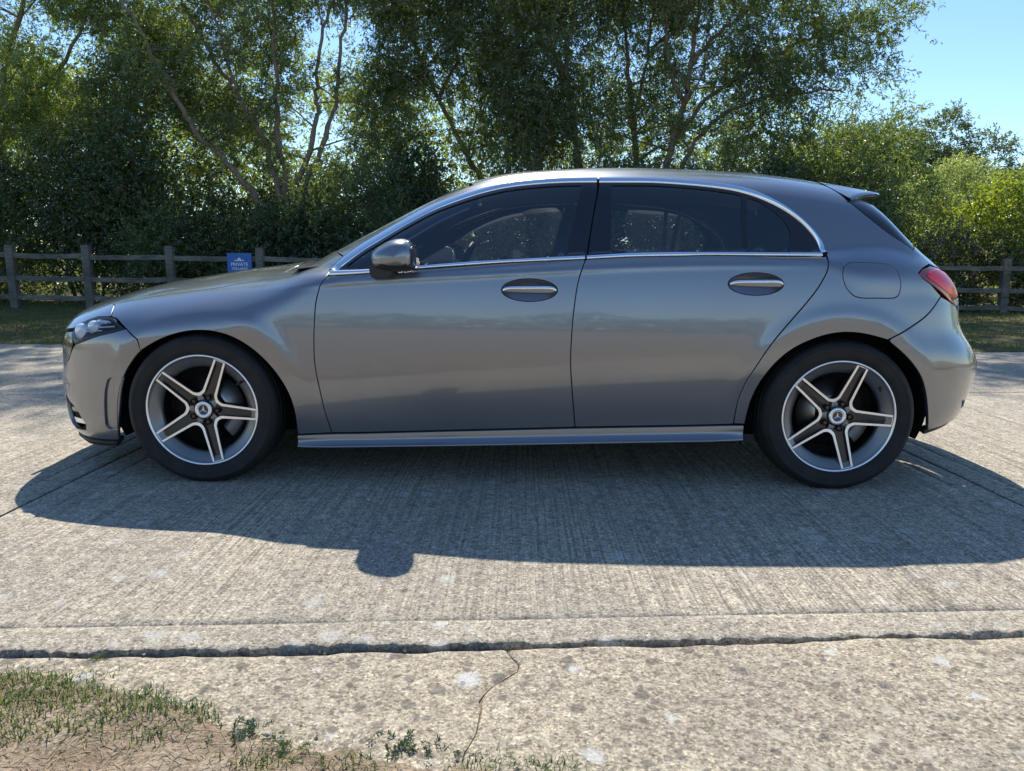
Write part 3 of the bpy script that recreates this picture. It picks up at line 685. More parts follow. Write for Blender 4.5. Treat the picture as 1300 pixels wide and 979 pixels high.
# door mirror
MO = np.array([(-0.617,0.98),(-0.61,1.0),(-0.579,1.024),(-0.535,1.046),(-0.497,1.053),(-0.465,1.048),(-0.44,1.027),(-0.431,0.993),(-0.433,0.949),(-0.441,0.932),(-0.47,0.923),(-0.505,0.922),(-0.556,0.924),(-0.604,0.937),(-0.616,0.958)])
mo = np.array(smooth_line([tuple(p) for p in MO] + [tuple(MO[0])], .012)[:-1]); cz = np.array([-.515, .982])
P = []
for t in np.linspace(0, 1, 14):
    k = (1 - t ** 3.2) ** (1 / 2.6) if t < 1 else 0.0; k = .80 * k + .20 * (1 - t ** 8) if t < 1 else 0.
    k = max(k, 1e-3) * (1. if t > .12 else .93 + .07 * t / .12)
    c = cz + np.array([.012, -.006]) * t
    P.append([(c[0] + (x - cz[0]) * k, -.862 - .150 * t, c[1] + (z - cz[1]) * k) for x, z in mo])
g = Geo(); g.grid(P, 0, True, close_v=True); g.add(P[0], [tuple(range(len(mo)))], 0)
mr = g.obj('door_mirror', M_PAINT, car)
g = Geo(); ba = [(-.622, .932), (-.619, .906), (-.612, .884), (-.53, .886), (-.517, .9), (-.512, .932)]
P = []
for t in np.linspace(0, 1, 6):
    y = -.835 - .12 * t; k = 1 - .12 * t; P.append([(-.567 + (x + .567) * k, y, z + .012 * t) for x, z in ba])
g.grid(P, 0, True, close_v=True); g.add(P[-1], [tuple(range(len(ba)))]); g.obj('mirror_base', M_PLASTIC, mr)
lower = np.array([p for p in mo if p[1] < .948])
P = []
for t in np.linspace(0, .92, 10):
    k = ((1 - t ** 3.2) ** (1 / 2.6)) * .80 + .20 * (1 - t ** 8)
    P.append([(-.515 + .012 * t + (x + .515) * k * 1.012, -.862 - .150 * t, .982 - .006 * t + (z - .982) * k * 1.02) for x, z in [(-.606, .942), (-.60, .934), (-.556, .9225), (-.505, .9205), (-.47, .9215), (-.441, .930), (-.434, .944)]])
g = Geo(); g.grid(P, 0, True); g.obj('mirror_skirt', M_PLASTIC, mr)
g = Geo(); g.add([(-.4325, -.875, .94), (-.4325, -.985, .945), (-.434, -.985, 1.02), (-.434, -.875, 1.03)], [(0, 1, 2, 3)]); g.obj('mirror_glass', M_CHROME, mr)
mirror(mr)
for o in (fd, rd, sf, ff, si): mirror(o)
for o in [c for c in car.children if c.name.startswith('fender')]: mirror(o)

# dark inner shell that closes the shut lines, floor pan, arch liners
g = Geo(); XS = np.arange(-2.15, 2.06, .03); BS = np.linspace(.05, TB - .002, 60)
ab = np.stack(np.meshgrid(XS, BS, indexing='ij'), -1); sh_ = ab.shape; Q = dom_eval('top', ab.reshape(-1, 2)); nn = dom_normal('top', ab.reshape(-1, 2)); Q = (Q - nn * .022).reshape(sh_[0], sh_[1], 3)
fx, fz = zip(*(LN['f_belt_bot'] + LN['r_belt_bot'][1:])); F = []
for i in range(sh_[0] - 1):
    for j in range(sh_[1] - 1):
        c = (Q[i, j] + Q[i + 1, j + 1]) / 2; x, z = c[0], c[2]
        if any(math.hypot(x - w, z - .319) < .42 for w in (WF, WR)) and c[1] < -.5: continue
        if -.93 < x < 1.30 and z > np.interp(x, fx, fz) - .03: continue
        if x > 1.25 and z > 1.0 and c[1] > -.60: continue
        if z < .19 or (x > 1.70 and z < .31) or (x < -1.70 and z < .24): continue
        if x > 1.28 and abs(z - .9) < .03 and False: continue
        n = sh_[1]; F.append((i * n + j, (i + 1) * n + j, (i + 1) * n + j + 1, i * n + j + 1))
V = Q.reshape(-1, 3); used = np.unique(np.array(F)); mp = -np.ones(len(V), int); mp[used] = np.arange(len(used))
g.add(V[used], [tuple(mp[list(f)]) for f in F], 0, True); g.add(V[used] * [1, -1, 1], [tuple(mp[list(f)][::-1]) for f in F], 0, True)
g.obj('inner_shell', M_SHELL, car)
g = Geo(); g.box((0, 0, .215), (3.5, 1.18, .09)); g.box((0, 0, .22), (1.9, 1.62, .08)); g.box((-2.0, 0, .19), (.3, 1.0, .08))
g.obj('floor_pan', M_SHELL, car)
for w in (WF, WR):
    for s in (-1, 1):
        g = Geo(); P = []; AA = np.linspace(-.30, math.pi + .34, 40)
        xa, za = w + .412 * np.cos(AA), .319 + .412 * np.sin(AA); ho = np.clip(BODY.H(xa, za) - .010, .60, .90)
        for f in (0., .3, 1.):
            P.append([(x, s * (h_ * (1 - f) + .58 * f), z) for x, z, h_ in zip(xa, za, ho)])
        g.grid(P, 0, True); g.add([(w, .58 * s, .319)] + [tuple(p) for p in P[-1]], [(0, i, i + 1) for i in range(1, 40)])
        g.obj('arch_liner', M_LINER, car)

# ------------------------------------------------------------------ wheels
R0 = .2425
def spoke_mesh():
    g = Geo()
    E = [(.962, .102), (.80, .109), (.60, .118), (.40, .129), (.335, .133), (.300, .150), (.275, .166), (.257, .1865)]
    I = [(.962, .068), (.80, .073), (.60, .080), (.40, .087), (.315, .090), (.268, .110), (.238, .130), (.210, .1525)]
    def p3(a, l, d): r = math.hypot(a, l); return (a * R0, .002 + .024 * (1 - r) + d, l * R0)
    for s in (1, -1):
        n = len(E)
        rows = [[p3(a, s * l, .040) for a, l in E], [p3(a, s * (l + .004), .004) for a, l in E], [p3(a, s * l, .0) for a, l in E], [p3(a, s * l, 0.) for a, l in I], [p3(a, s * (l - .006), .012) for a, l in I]]
        for k, m in ((0, 1), (1, 0), (2, 0), (3, 1)): g.grid([rows[k], rows[k + 1]], m, False)
    L_, R_ = [[p3(a, s * (l - .006), .012) for a, l in I] for s in (1, -1)]
    mid = [p3(a, 0, .010) for a, l in I[:-1]] + [p3(.13, 0, .012)]
    g.grid([L_, mid, R_], 1, False)
    g.add([p3(.962, .066, 0), p3(.962, -.066, 0), p3(.945, -.064, 0.0), p3(.945, .064, 0.)], [(0, 1, 2, 3)], 0)
    g.add([p3(.945, .064, 0), p3(.945, -.064, 0), p3(.935, -.062, .012), p3(.935, .062, .012)], [(0, 1, 2, 3)], 1)
    return g
def make_wheel():
    w = empty('wheel', (0, 0, 0), car)
    g = Geo(); pr = [(.236, .020), (.2405, .006), (.2435, .0005), (.2475, -.0025), (.256, -.0065), (.2575, -.0085), (.262, -.0085), (.264, -.0095), (.278, -.0125), (.292, -.012), (.294, -.0135), (.302, -.0115), (.304, -.009), (.3135, -.0035), (.3195, .004), (.3235, .014), (.3262, .026), (.3276, .036), (.321, .038), (.321, .046), (.3282, .048), (.3288, .076), (.3215, .078), (.3215, .088), (.3290, .090), (.3290, .124), (.3215, .126), (.3215, .136), (.3282, .138), (.327, .172), (.322, .192), (.312, .203), (.285, .212), (.25, .205), (.235, .19)]
    g.lathe_y(pr, 96)
    v = np.array(g.v); lowm = v[:, 2] < -.3175; v[lowm, 2] = -.3175 + (v[lowm, 2] + .3175) * .05; g.v = [tuple(p) for p in v]
    g.obj('tyre', M_TYRE, w)
    g = Geo(); g.lathe_y([(.243, .004), (.2435, -.001), (.2425, -.0035), (.2385, -.004), (.2345, -.002), (.2335, .001)], 96, 0)
    g.lathe_y([(.2335, .001), (.231, .004), (.222, .008), (.205, .018), (.193, .026), (.1885, .032), (.187, .042)], 96, 1)
    g.lathe_y([(.187, .042), (.196, .06), (.200, .12), (.215, .20)], 64, 2)
    g.obj('rim', [M_MACH, M_RIMGREY, M_LINER], w)
    sp = spoke_mesh()
    first = None
    for k in range(5):
        a = math.radians(68 - 72 * k)
        if first is None: first = sp.obj('spoke', [M_MACH, M_RIMBLACK], w, rot=(0, -a, 0))
        else:
            c = first.copy(); COL.objects.link(c); c.parent = w; c.rotation_euler = (0, -a, 0)
        r = .056; g = Geo(); x, z = r * math.cos(a), r * math.sin(a)
        g.lathe_y([(.0125, .016), (.0135, .024), (.0105, .030)], 14, 0); g.lathe_y([(.0, .020), (.0085, .020), (.0095, .023), (.0095, .034)], 6, 1, False)
        g.obj('wheel_bolt', [M_RIMBLACK, M_RIMBLACK], w, (x, -.002, z))
    g = Geo(); g.lathe_y([(.0, .030), (.050, .031), (.062, .034), (.070, .045)], 40, 0); g.obj('hub', M_RIMBLACK, w)
    for k in range(5):   # small triangular webs between the arms
        a = math.radians(68 - 36 - 72 * k); ca, sa = math.cos(a), math.sin(a); t = lambda r, l, y: (r * ca - l * sa, y, r * sa + l * ca); g = Geo()
        g.add([t(.044, .014, .020), t(.044, -.014, .020), t(.066, -.010, .021), t(.066, .010, .021), t(.055, 0, .0185)], [(0, 1, 4), (1, 2, 4), (2, 3, 4), (3, 0, 4)])
        g.obj('hub_web', M_RIMGREY, w)
    hc = Geo(); hc.lathe_y([(.0, .0125), (.0235, .0130)], 32, 0); hc.lathe_y([(.0235, .0130), (.0245, .0105), (.0275, .0095), (.0350, .0095), (.0372, .0115), (.0376, .030)], 48, 1)
    hub = hc.obj('hub_cap', [M_GLOSSBLACK, M_MACH], w)
    g = Geo(); g.lathe_y([(.0215, .0128), (.0222, .0108), (.0238, .0108), (.0245, .0128)], 40)
    for k in range(3):
        a = math.pi / 2 + k * 2 * math.pi / 3; r, ww = .0222, .0042
        l = [(ww * math.cos(a + q), .0115, ww * math.sin(a + q)) for q in (math.pi / 3, -math.pi / 3)]
        g.add([(r * math.cos(a), .0112, r * math.sin(a)), l[0], l[1], (0, .0085, 0)], [(0, 1, 3), (0, 3, 2)])
    for k in range(26):  # leaves of the wreath
        a = 2 * math.pi * k / 26; t = a + .5; c = (.0312 * math.cos(a), .0088, .0312 * math.sin(a)); d = (math.cos(t) * .0036, math.sin(t) * .0036); e = (-math.sin(t) * .0014, math.cos(t) * .0014)
        g.add([(c[0] + d[0], .0092, c[2] + d[1]), (c[0] + e[0], .0080, c[2] + e[1]), (c[0] - d[0], .0092, c[2] - d[1]), (c[0] - e[0], .0080, c[2] - e[1])], [(0, 1, 2, 3)])
    g.obj('emblem', M_CHROME, w)
    g = Geo(); g.lathe_y([(.06, .085), (.075, .075), (.077, .092), (.150, .092), (.150, .104), (.06, .104)], 64); g.obj('brake_disc', M_STEEL, w)
    g = Geo(); g.lathe_y([(.0, .13), (.198, .13)], 40); g.obj('dust_shield', M_LINER, w)
    g = Geo(); P = []
    for a in np.linspace(-.45, .45, 8):
        a += math.radians(-25); P.append([(r * math.cos(a), y, r * math.sin(a)) for r, y in ((.098, .088), (.100, .062), (.120, .056), (.158, .058), (.166, .070), (.166, .12))])
    g.grid(P, 0, True); g.add(P[0], [tuple(range(6))]); g.add(P[-1], [tuple(range(6))]); g.obj('brake_caliper', M_CALIPER, w)
    g = Geo(); a = math.radians(36); p = np.array([.212 * math.cos(a), 0, .212 * math.sin(a)])
    g.tube([p + [0, .014, 0], p * .96 + [0, -.004, 0], p * .93 + [0, -.012, 0]], [.0065, .0055, .0048], 8); g.obj('valve', M_PLASTIC, w)
    return w
w0 = make_wheel(); w0.location = (WF, -.885, .319)
for x, y, rz in ((WR, -.885, 0), (WF, .885, math.pi), (WR, .885, math.pi)):
    c = copy_tree(w0, car); c.location = (x, y, .319); c.rotation_euler = (0, 0, rz)

# ------------------------------------------------------------------ interior
def seat(x, y, w=.26):
    g = Geo(); e = 2.6
    def sl(c, r, ang, taper=0.):
        P = []
        for i in range(13):
            ph = -math.pi / 2 + math.pi * i / 12; row = []
            for j in range(24):
                th = 2 * math.pi * j / 24; f = lambda v: math.copysign(abs(v) ** .75, v)
                px, py, pz = r[0] * f(math.cos(ph)) * f(math.cos(th)), r[1] * f(math.cos(ph)) * f(math.sin(th)), r[2] * f(math.sin(ph)); py *= 1 - taper * pz / r[2]
                row.append((c[0] + px * math.cos(ang) + pz * math.sin(ang), c[1] + py, c[2] - px * math.sin(ang) + pz * math.cos(ang)))
            P.append(row)
        g.grid(P, 0, True, close_v=True)
    sl((x - .12, y, .50), (.27, w, .075), -.08); sl((x + .19, y, .78), (.075, w, .34), .30, .22); sl((x + .315, y, 1.10), (.05, w * .55, .11), .30, .1)
    return g.obj('seat', M_SEAT, car)
seat(.0, -.37); seat(-.02, .37)
g = Geo(); g.box((1.0, 0, .50), (.5, 1.25, .14), bev=.05); g.box((1.24, 0, .78), (.14, 1.25, .50), R=Matrix.Rotation(.32, 3, 'Y'), bev=.05)
for y in (-.36, 0, .36): g.box((1.36, y, 1.055), (.07, .24, .11), bev=.03)
g.obj('rear_seat', M_SEAT, car)
P = []
for y in np.linspace(-.72, .72, 12): P.append([(-1.0, y, .92), (-.80, y, .945), (-.66, y, .93), (-.60, y, .90), (-.58, y, .72), (-.66, y, .55)])
g = Geo(); g.grid(P, 0, True); g.box((-.60, .05, .965), (.03, .5, .11), bev=.008); g.obj('dashboard', M_PLASTIC, car)
g = Geo(); t = np.linspace(0, 2 * np.pi, 33); RR = Matrix.Rotation(math.radians(-62), 3, 'Y')
g.tube([tuple(RR @ Vector((.18 * math.cos(a), .18 * math.sin(a), 0))) for a in t], .014, 8, cap=False)
g.box((0, 0, 0), (.08, .14, .03), R=RR, bev=.01)
for a in (0, 2.1, 4.2):
    d = RR @ Vector((.17 * math.cos(a), .17 * math.sin(a), 0)); g.tube([(0, 0, 0), tuple(d)], .012, 6)
g.obj('steering_wheel', M_PLASTIC, car, (-.36, .37, .90))
g = Geo(); g.box((-.25, .0, 1.245), (.03, .24, .07), bev=.012); g.tube([(-.26, 0, 1.26), (-.29, 0, 1.318)], .01, 6); g.obj('interior_mirror', M_PLASTIC, car)
# headliner just under the roof skin
ab = np.stack(np.meshgrid(np.linspace(-.24, 1.40, 30), np.linspace(xz_to('top', (0.4, 1.345))[1], TB - .002, 12), indexing='ij'), -1); q = dom_eval('top', ab.reshape(-1, 2)); nq = dom_normal('top', ab.reshape(-1, 2)); q = (q - nq * .03).reshape(ab.shape[:2] + (3,))
g = Geo(); g.grid(q, 0, True); g.grid(q * [1, -1, 1], 0, True); g.obj('headliner', M_HEADLINER, car)
# ------------------------------------------------------------------ ground materials
def vnoise(x, y, s, seed=0):
    """smooth value noise (numpy)"""
    r = np.random.default_rng(seed).random((64, 64)); x = np.asarray(x) * s; y = np.asarray(y) * s
    i, j = np.floor(x).astype(int), np.floor(y).astype(int); u, v = x - i, y - j; u = u * u * (3 - 2 * u); v = v * v * (3 - 2 * v)
    g = lambda a, b: r[a % 64, b % 64]
    return (g(i, j) * (1 - u) + g(i + 1, j) * u) * (1 - v) + (g(i, j + 1) * (1 - u) + g(i + 1, j + 1) * u) * v
def concrete_mat(name, lo, hi, tine=1., spots=1., dark=1.):
    m, nt, b = new_mat(name); tc = N(nt, 'ShaderNodeTexCoord')
    big = N(nt, 'ShaderNodeTexNoise', i_Scale=1.3, i_Detail=6., i_Roughness=.6); L(nt, tc, 'Object', big, 'Vector')
    fine = N(nt, 'ShaderNodeTexNoise', i_Scale=150., i_Detail=6., i_Roughness=.82); L(nt, tc, 'Object', fine, 'Vector')
    mid = N(nt, 'ShaderNodeTexNoise', i_Scale=26., i_Detail=6., i_Roughness=.7); L(nt, tc, 'Object', mid, 'Vector')
    c0 = ramp(nt, [(.25, lo), (.72, hi)]); L(nt, mid, 'Fac', c0, 'Fac')
    cb = ramp(nt, [(.3, (.80, .80, .82)), (.7, (1.12, 1.10, 1.06))]); L(nt, big, 'Fac', cb, 'Fac')
    col = mixc(nt, 1., (c0, 0), (cb, 0), 'MULTIPLY')
    cf = ramp(nt, [(.30, (.22, .21, .20)), (.42, (.70, .69, .68)), (.52, (1., 1., 1.)), (.60, (1.3, 1.29, 1.26)), (.70, (1.9, 1.87, 1.8))]); L(nt, fine, 'Fac', cf, 'Fac')
    col = mixc(nt, 1., col, (cf, 0), 'MULTIPLY')
    for sc_, lo_, hi_ in ((150., .50, 1.45), (62., .86, 1.14)):
        cv = N(nt, 'ShaderNodeTexVoronoi', i_Scale=sc_); L(nt, tc, 'Object', cv, 'Vector'); cs = N(nt, 'ShaderNodeSeparateColor'); L(nt, cv, 'Color', cs, 'Color')
        cr = ramp(nt, [(.0, (lo_, lo_ * .98, lo_ * .96)), (.35, (.95, .95, .95)), (.75, (1.05, 1.04, 1.02)), (1., (hi_, hi_ * .99, hi_ * .96))]); L(nt, cs, 0, cr, 'Fac'); col = mixc(nt, 1., col, (cr, 0), 'MULTIPLY')
    # aggregate showing as small stones
    ag = N(nt, 'ShaderNodeTexVoronoi', i_Scale=75.); L(nt, tc, 'Object', ag, 'Vector')
    sp = N(nt, 'ShaderNodeSeparateColor'); L(nt, ag, 'Color', sp, 'Color')
    am = N(nt, 'ShaderNodeMath', operation='MULTIPLY'); 
    a1 = N(nt, 'ShaderNodeMath', operation='LESS_THAN', n_1=.38); L(nt, ag, 'Distance', a1, 0)
    a2 = N(nt, 'ShaderNodeMath', operation='GREATER_THAN', n_1=.80); L(nt, sp, 0, a2, 0)
    L(nt, a1, 0, am, 0); L(nt, a2, 0, am, 1)
    agc = ramp(nt, [(0., (.16, .14, .12)), (.5, (.42, .33, .20)), (1., (.60, .55, .45))]); L(nt, sp, 1, agc, 'Fac')
    mm = N(nt, 'ShaderNodeMath', operation='MULTIPLY', n_1=.7 * dark); L(nt, am, 0, mm, 0)
    col = mixc(nt, (mm, 0), col, (agc, 0))
    # pale and dark lichen discs
    ds = N(nt, 'ShaderNodeTexNoise', i_Scale=22., i_Detail=3.); L(nt, tc, 'Object', ds, 'Vector')
    dm = N(nt, 'ShaderNodeVectorMath', operation='SCALE'); dm.inputs['Scale'].default_value = .03; L(nt, ds, 'Color', dm, 0)
    da = N(nt, 'ShaderNodeVectorMath', operation='ADD'); L(nt, tc, 'Object', da, 0); L(nt, dm, 0, da, 1)
    for sc, th, rad, cc, am_ in ((11., .74, .20, (.66, .65, .62), .8 * spots), (21., .62, .24, (.62, .57, .45), .6 * spots), (19., .66, .26, (.09, .085, .08), .6 * dark), (42., .62, .30, (.10, .09, .085), .55 * dark)):
        v = N(nt, 'ShaderNodeTexVoronoi', i_Scale=sc); L(nt, da, 0, v, 'Vector')
        s2 = N(nt, 'ShaderNodeSeparateColor'); L(nt, v, 'Color', s2, 'Color')
        g1 = N(nt, 'ShaderNodeMath', operation='GREATER_THAN', n_1=th); L(nt, s2, 0, g1, 0)
        rd_ = N(nt, 'ShaderNodeMath', operation='MULTIPLY', n_1=rad * 1.5); L(nt, s2, 1, rd_, 0)
        mr_ = N(nt, 'ShaderNodeMapRange'); L(nt, v, 'Distance', mr_, 0); L(nt, rd_, 0, mr_, 1); mr_.inputs[3].default_value = 1.; mr_.inputs[4].default_value = 0.
        ad = N(nt, 'ShaderNodeMath', operation='ADD', n_1=.14); L(nt, rd_, 0, ad, 0); L(nt, ad, 0, mr_, 2)
        ff_ = N(nt, 'ShaderNodeMath', operation='MULTIPLY'); L(nt, g1, 0, ff_, 0); L(nt, mr_, 0, ff_, 1)
        f2 = N(nt, 'ShaderNodeMath', operation='MULTIPLY', n_1=am_); L(nt, ff_, 0, f2, 0)
        f3 = N(nt, 'ShaderNodeMath', operation='MULTIPLY'); L(nt, f2, 0, f3, 0); L(nt, cf, 0, f3, 1)
        col = mixc(nt, (f3, 0), col, cc)
    # tined finish : ridges running away from the verge
    bump_in = (fine, 'Fac')
    if tine:
        mp = N(nt, 'ShaderNodeMapping'); mp.inputs['Scale'].default_value = (105., 1.0, 1.); mp.inputs['Rotation'].default_value = (0, 0, math.radians(-2.)); L(nt, tc, 'Object', mp, 'Vector')
        tn = N(nt, 'ShaderNodeTexNoise', i_Scale=1., i_Detail=4., i_Roughness=.55); L(nt, mp, 'Vector', tn, 'Vector')
        at = N(nt, 'ShaderNodeAttribute', attribute_name='brush')
        fade = ramp(nt, [(.32, (.25, .25, .25)), (.62, (1, 1, 1))]); L(nt, big, 'Fac', fade, 'Fac')
        k = N(nt, 'ShaderNodeMath', operation='MULTIPLY'); L(nt, at, 'Fac', k, 0); L(nt, fade, 0, k, 1)
        tr_ = ramp(nt, [(.36, (.50, .50, .50)), (.50, (1., 1., 1.)), (.64, (1.25, 1.24, 1.21))]); L(nt, tn, 'Fac', tr_, 'Fac')
        k2 = N(nt, 'ShaderNodeMath', operation='MULTIPLY', n_1=.85 * tine); L(nt, k, 0, k2, 0)
        col = mixc(nt, (k2, 0), col, (mixc(nt, 1., col, (tr_, 0), 'MULTIPLY')[0], 2))
        hm = N(nt, 'ShaderNodeMath', operation='MULTIPLY'); L(nt, tn, 'Fac', hm, 0); L(nt, k, 0, hm, 1)
        hs_ = N(nt, 'ShaderNodeMath', operation='MULTIPLY_ADD', n_1=1.6 * tine); L(nt, hm, 0, hs_, 0); L(nt, fine, 'Fac', hs_, 2)
        bump_in = (hs_, 0)
    h2 = N(nt, 'ShaderNodeMath', operation='MULTIPLY_ADD', n_1=1.2); L(nt, mid, 'Fac', h2, 0); nt.links.new(bump_in[0].outputs[bump_in[1]], h2.inputs[2])
    bp = N(nt, 'ShaderNodeBump'); bp.inputs['Strength'].default_value = .9; bp.inputs['Distance'].default_value = .006; L(nt, h2, 0, bp, 'Height')
    L(nt, bp, 0, b, 'Normal'); nt.links.new(col[0].outputs[col[1]], b.inputs['Base Color'])
    b.inputs['Roughness'].default_value = .88; b.inputs['Specular IOR Level'].default_value = .25
    return m
M_SLAB = concrete_mat('tined_concrete', (.335, .300, .243), (.565, .517, .430), 1., .5, .5)
M_OLD = concrete_mat('old_concrete', (.34, .297, .228), (.60, .535, .425), 0., .9, 1.)
def soil_mat(name, a, b_, c, sc=1.):
    m, nt, b = new_mat(name); tc = N(nt, 'ShaderNodeTexCoord')
    n1 = N(nt, 'ShaderNodeTexNoise', i_Scale=9. * sc, i_Detail=8., i_Roughness=.65); L(nt, tc, 'Object', n1, 'Vector')
    n2 = N(nt, 'ShaderNodeTexNoise', i_Scale=120. * sc, i_Detail=5., i_Roughness=.7); L(nt, tc, 'Object', n2, 'Vector')
    r = ramp(nt, [(.30, a), (.52, b_), (.72, c)]); L(nt, n1, 'Fac', r, 'Fac')
    r2 = ramp(nt, [(.32, (.45, .43, .4)), (.55, (1, 1, 1)), (.72, (1.5, 1.45, 1.35))]); L(nt, n2, 'Fac', r2, 'Fac')
    c_ = mixc(nt, .9, (r, 0), (r2, 0), 'MULTIPLY'); L(nt, c_[0], 2, b, 'Base Color')
    ad = N(nt, 'ShaderNodeMath', operation='MULTIPLY_ADD', n_1=2.5); L(nt, n1, 'Fac', ad, 0); L(nt, n2, 'Fac', ad, 2)
    bp = N(nt, 'ShaderNodeBump'); bp.inputs['Strength'].default_value = .8; bp.inputs['Distance'].default_value = .012 / sc; L(nt, ad, 0, bp, 'Height'); L(nt, bp, 0, b, 'Normal')
    b.inputs['Roughness'].default_value = .95; b.inputs['Specular IOR Level'].default_value = .15
    return m
M_SOIL = soil_mat('dry_soil', (.20, .15, .10), (.38, .295, .21), (.50, .42, .32))
M_LAWN = soil_mat('worn_lawn', (.085, .090, .035), (.17, .155, .070), (.30, .25, .14), .25)
M_GAP = soil_mat('joint_dirt', (.02, .017, .013), (.035, .03, .022), (.05, .045, .03), 2.)

# ------------------------------------------------------------------ ground
def tsheet(name, xs, ys, zf, mat, kind='structure'):
    X, Y = np.meshgrid(xs, ys, indexing='ij'); Z = zf(X, Y); n, k = X.shape
    I = np.arange(n * k).reshape(n, k); F = np.stack([I[:-1, :-1], I[1:, :-1], I[1:, 1:], I[:-1, 1:]], -1).reshape(-1, 4)
    o = link(name, mesh_np(name, np.stack([X, Y, Z], -1).reshape(-1, 3), F), mat); tag(o, kind=kind); return o
far = np.array([-700, -300, -120, -60, -30])
tsheet('ground', np.concatenate([far, np.linspace(-20, 20, 41), -far[::-1]]), np.concatenate([far, np.linspace(-20, 3.6, 20), [4.0, 4.6], np.linspace(6, 20, 15), -far[::-1]]),
       lambda X, Y: -.13 + .11 * sstep(3.9, 4.7, Y) + .05 * (vnoise(X, Y, .4, 3) - .5) * sstep(5, 8, Y), M_LAWN)
apron = empty('concrete_pavement'); tag(apron, kind='structure')
JX = {0: (-1.953, .009), 1: (2.035, -.035)}
def jx(i, y):   # longitudinal joint i at depth y
    base = {-2: -9.9, -1: -5.93, 0: -1.953, 1: 2.035, 2: 6.02, 3: 10.0}[i]; return base + {0: .004, 1: -.045}.get(i, -.02) * (y + .6)
def jy(j, x):   # transverse joints
    return (-2.232 + .066 * x) if j == 0 else (1.36 + .068 * x) if j == 1 else 4.17 + .008 * x
def slab(i, j):
    ed = lambda n, w: np.unique(np.concatenate([[0, .004, .012, .03, .06, .10, .122, .128, .134, .16], np.linspace(.2, w - .2, n), w - np.array([0, .004, .012, .03, .06, .10, .122, .128, .134, .16])]))
    W, Dp = 3.98, (3.59 if j == 0 else 2.8); us = ed(24 if j else (480 if i == 0 else 90), W); vs_ = ed(30, Dp)
    if j == 0:  # finer along the broken front edge
        pass
    U, Vv = np.meshgrid(us / W, vs_ / Dp, indexing='ij'); gp = .0075
    X = np.zeros_like(U); Y = np.zeros_like(U)
    for it in range(3):
        Y = jy(j, X) * (1 - Vv) + jy(j + 1, X) * Vv; X = jx(i, Y) * (1 - U) + jx(i + 1, Y) * U
    Y += gp * (1 - 2 * Vv); X += gp * (1 - 2 * U)
    dl = np.minimum.reduce([U * W, (1 - U) * W, Vv * Dp, (1 - Vv) * Dp]); dfront = Vv * Dp
    Z = -.003 * np.exp(-dl / .004) + .003 * (vnoise(X, Y, 3., 11) - .5)
    Z -= .006 * np.exp(-((dl - .128) / .004) ** 2) * (.4 + vnoise(X, Y, 7., 5)) * (1 if j == 0 else .5)
    if j == 0:
        chip = (vnoise(X, X * 0 + i, 9., 21) - .42) * .016 + (vnoise(X, X * 0, 38., 22) - .5) * .012 + (vnoise(X, X * 0, 110., 23) - .5) * .008
        Y += chip * np.exp(-dfront / .02)
        Z -= .010 * np.clip(vnoise(X, Y, 30., 8) - .55, 0, 1) * np.exp(-dfront / .012)
    n, k = X.shape; I = np.arange(n * k).reshape(n, k); top = np.stack([X, Y, Z], -1).reshape(-1, 3)
    F = np.stack([I[:-1, :-1], I[1:, :-1], I[1:, 1:], I[:-1, 1:]], -1).reshape(-1, 4)
    rim = np.concatenate([I[:, 0], I[-1, 1:], I[-2::-1, -1], I[0, -2:0:-1]]); bot = top[rim].copy(); bot[:, 2] = -.125
    nb = len(rim); base = len(top); a = np.arange(nb); b_ = (a + 1) % nb
    F = np.vstack([F, np.stack([rim[a], base + a, base + b_, rim[b_]], 1)])
    me = mesh_np('slab', np.vstack([top, bot]), F)
    at = me.attributes.new('brush', 'FLOAT', 'POINT'); at.data.foreach_set('value', np.concatenate([sstep(.118, .14, dl).ravel(), np.zeros(nb)]).astype(np.float32))
    me.set_sharp_from_angle(angle=math.radians(50))
    return link('slab', me, M_SLAB, apron)
for i in (-2, -1, 0, 1, 2):
    for j in (0, 1): slab(i, j)
tsheet('joint_bed', np.linspace(-10.5, 10.5, 12), np.linspace(-3, 4.2, 8), lambda X, Y: -.072 + 0 * X, M_GAP)
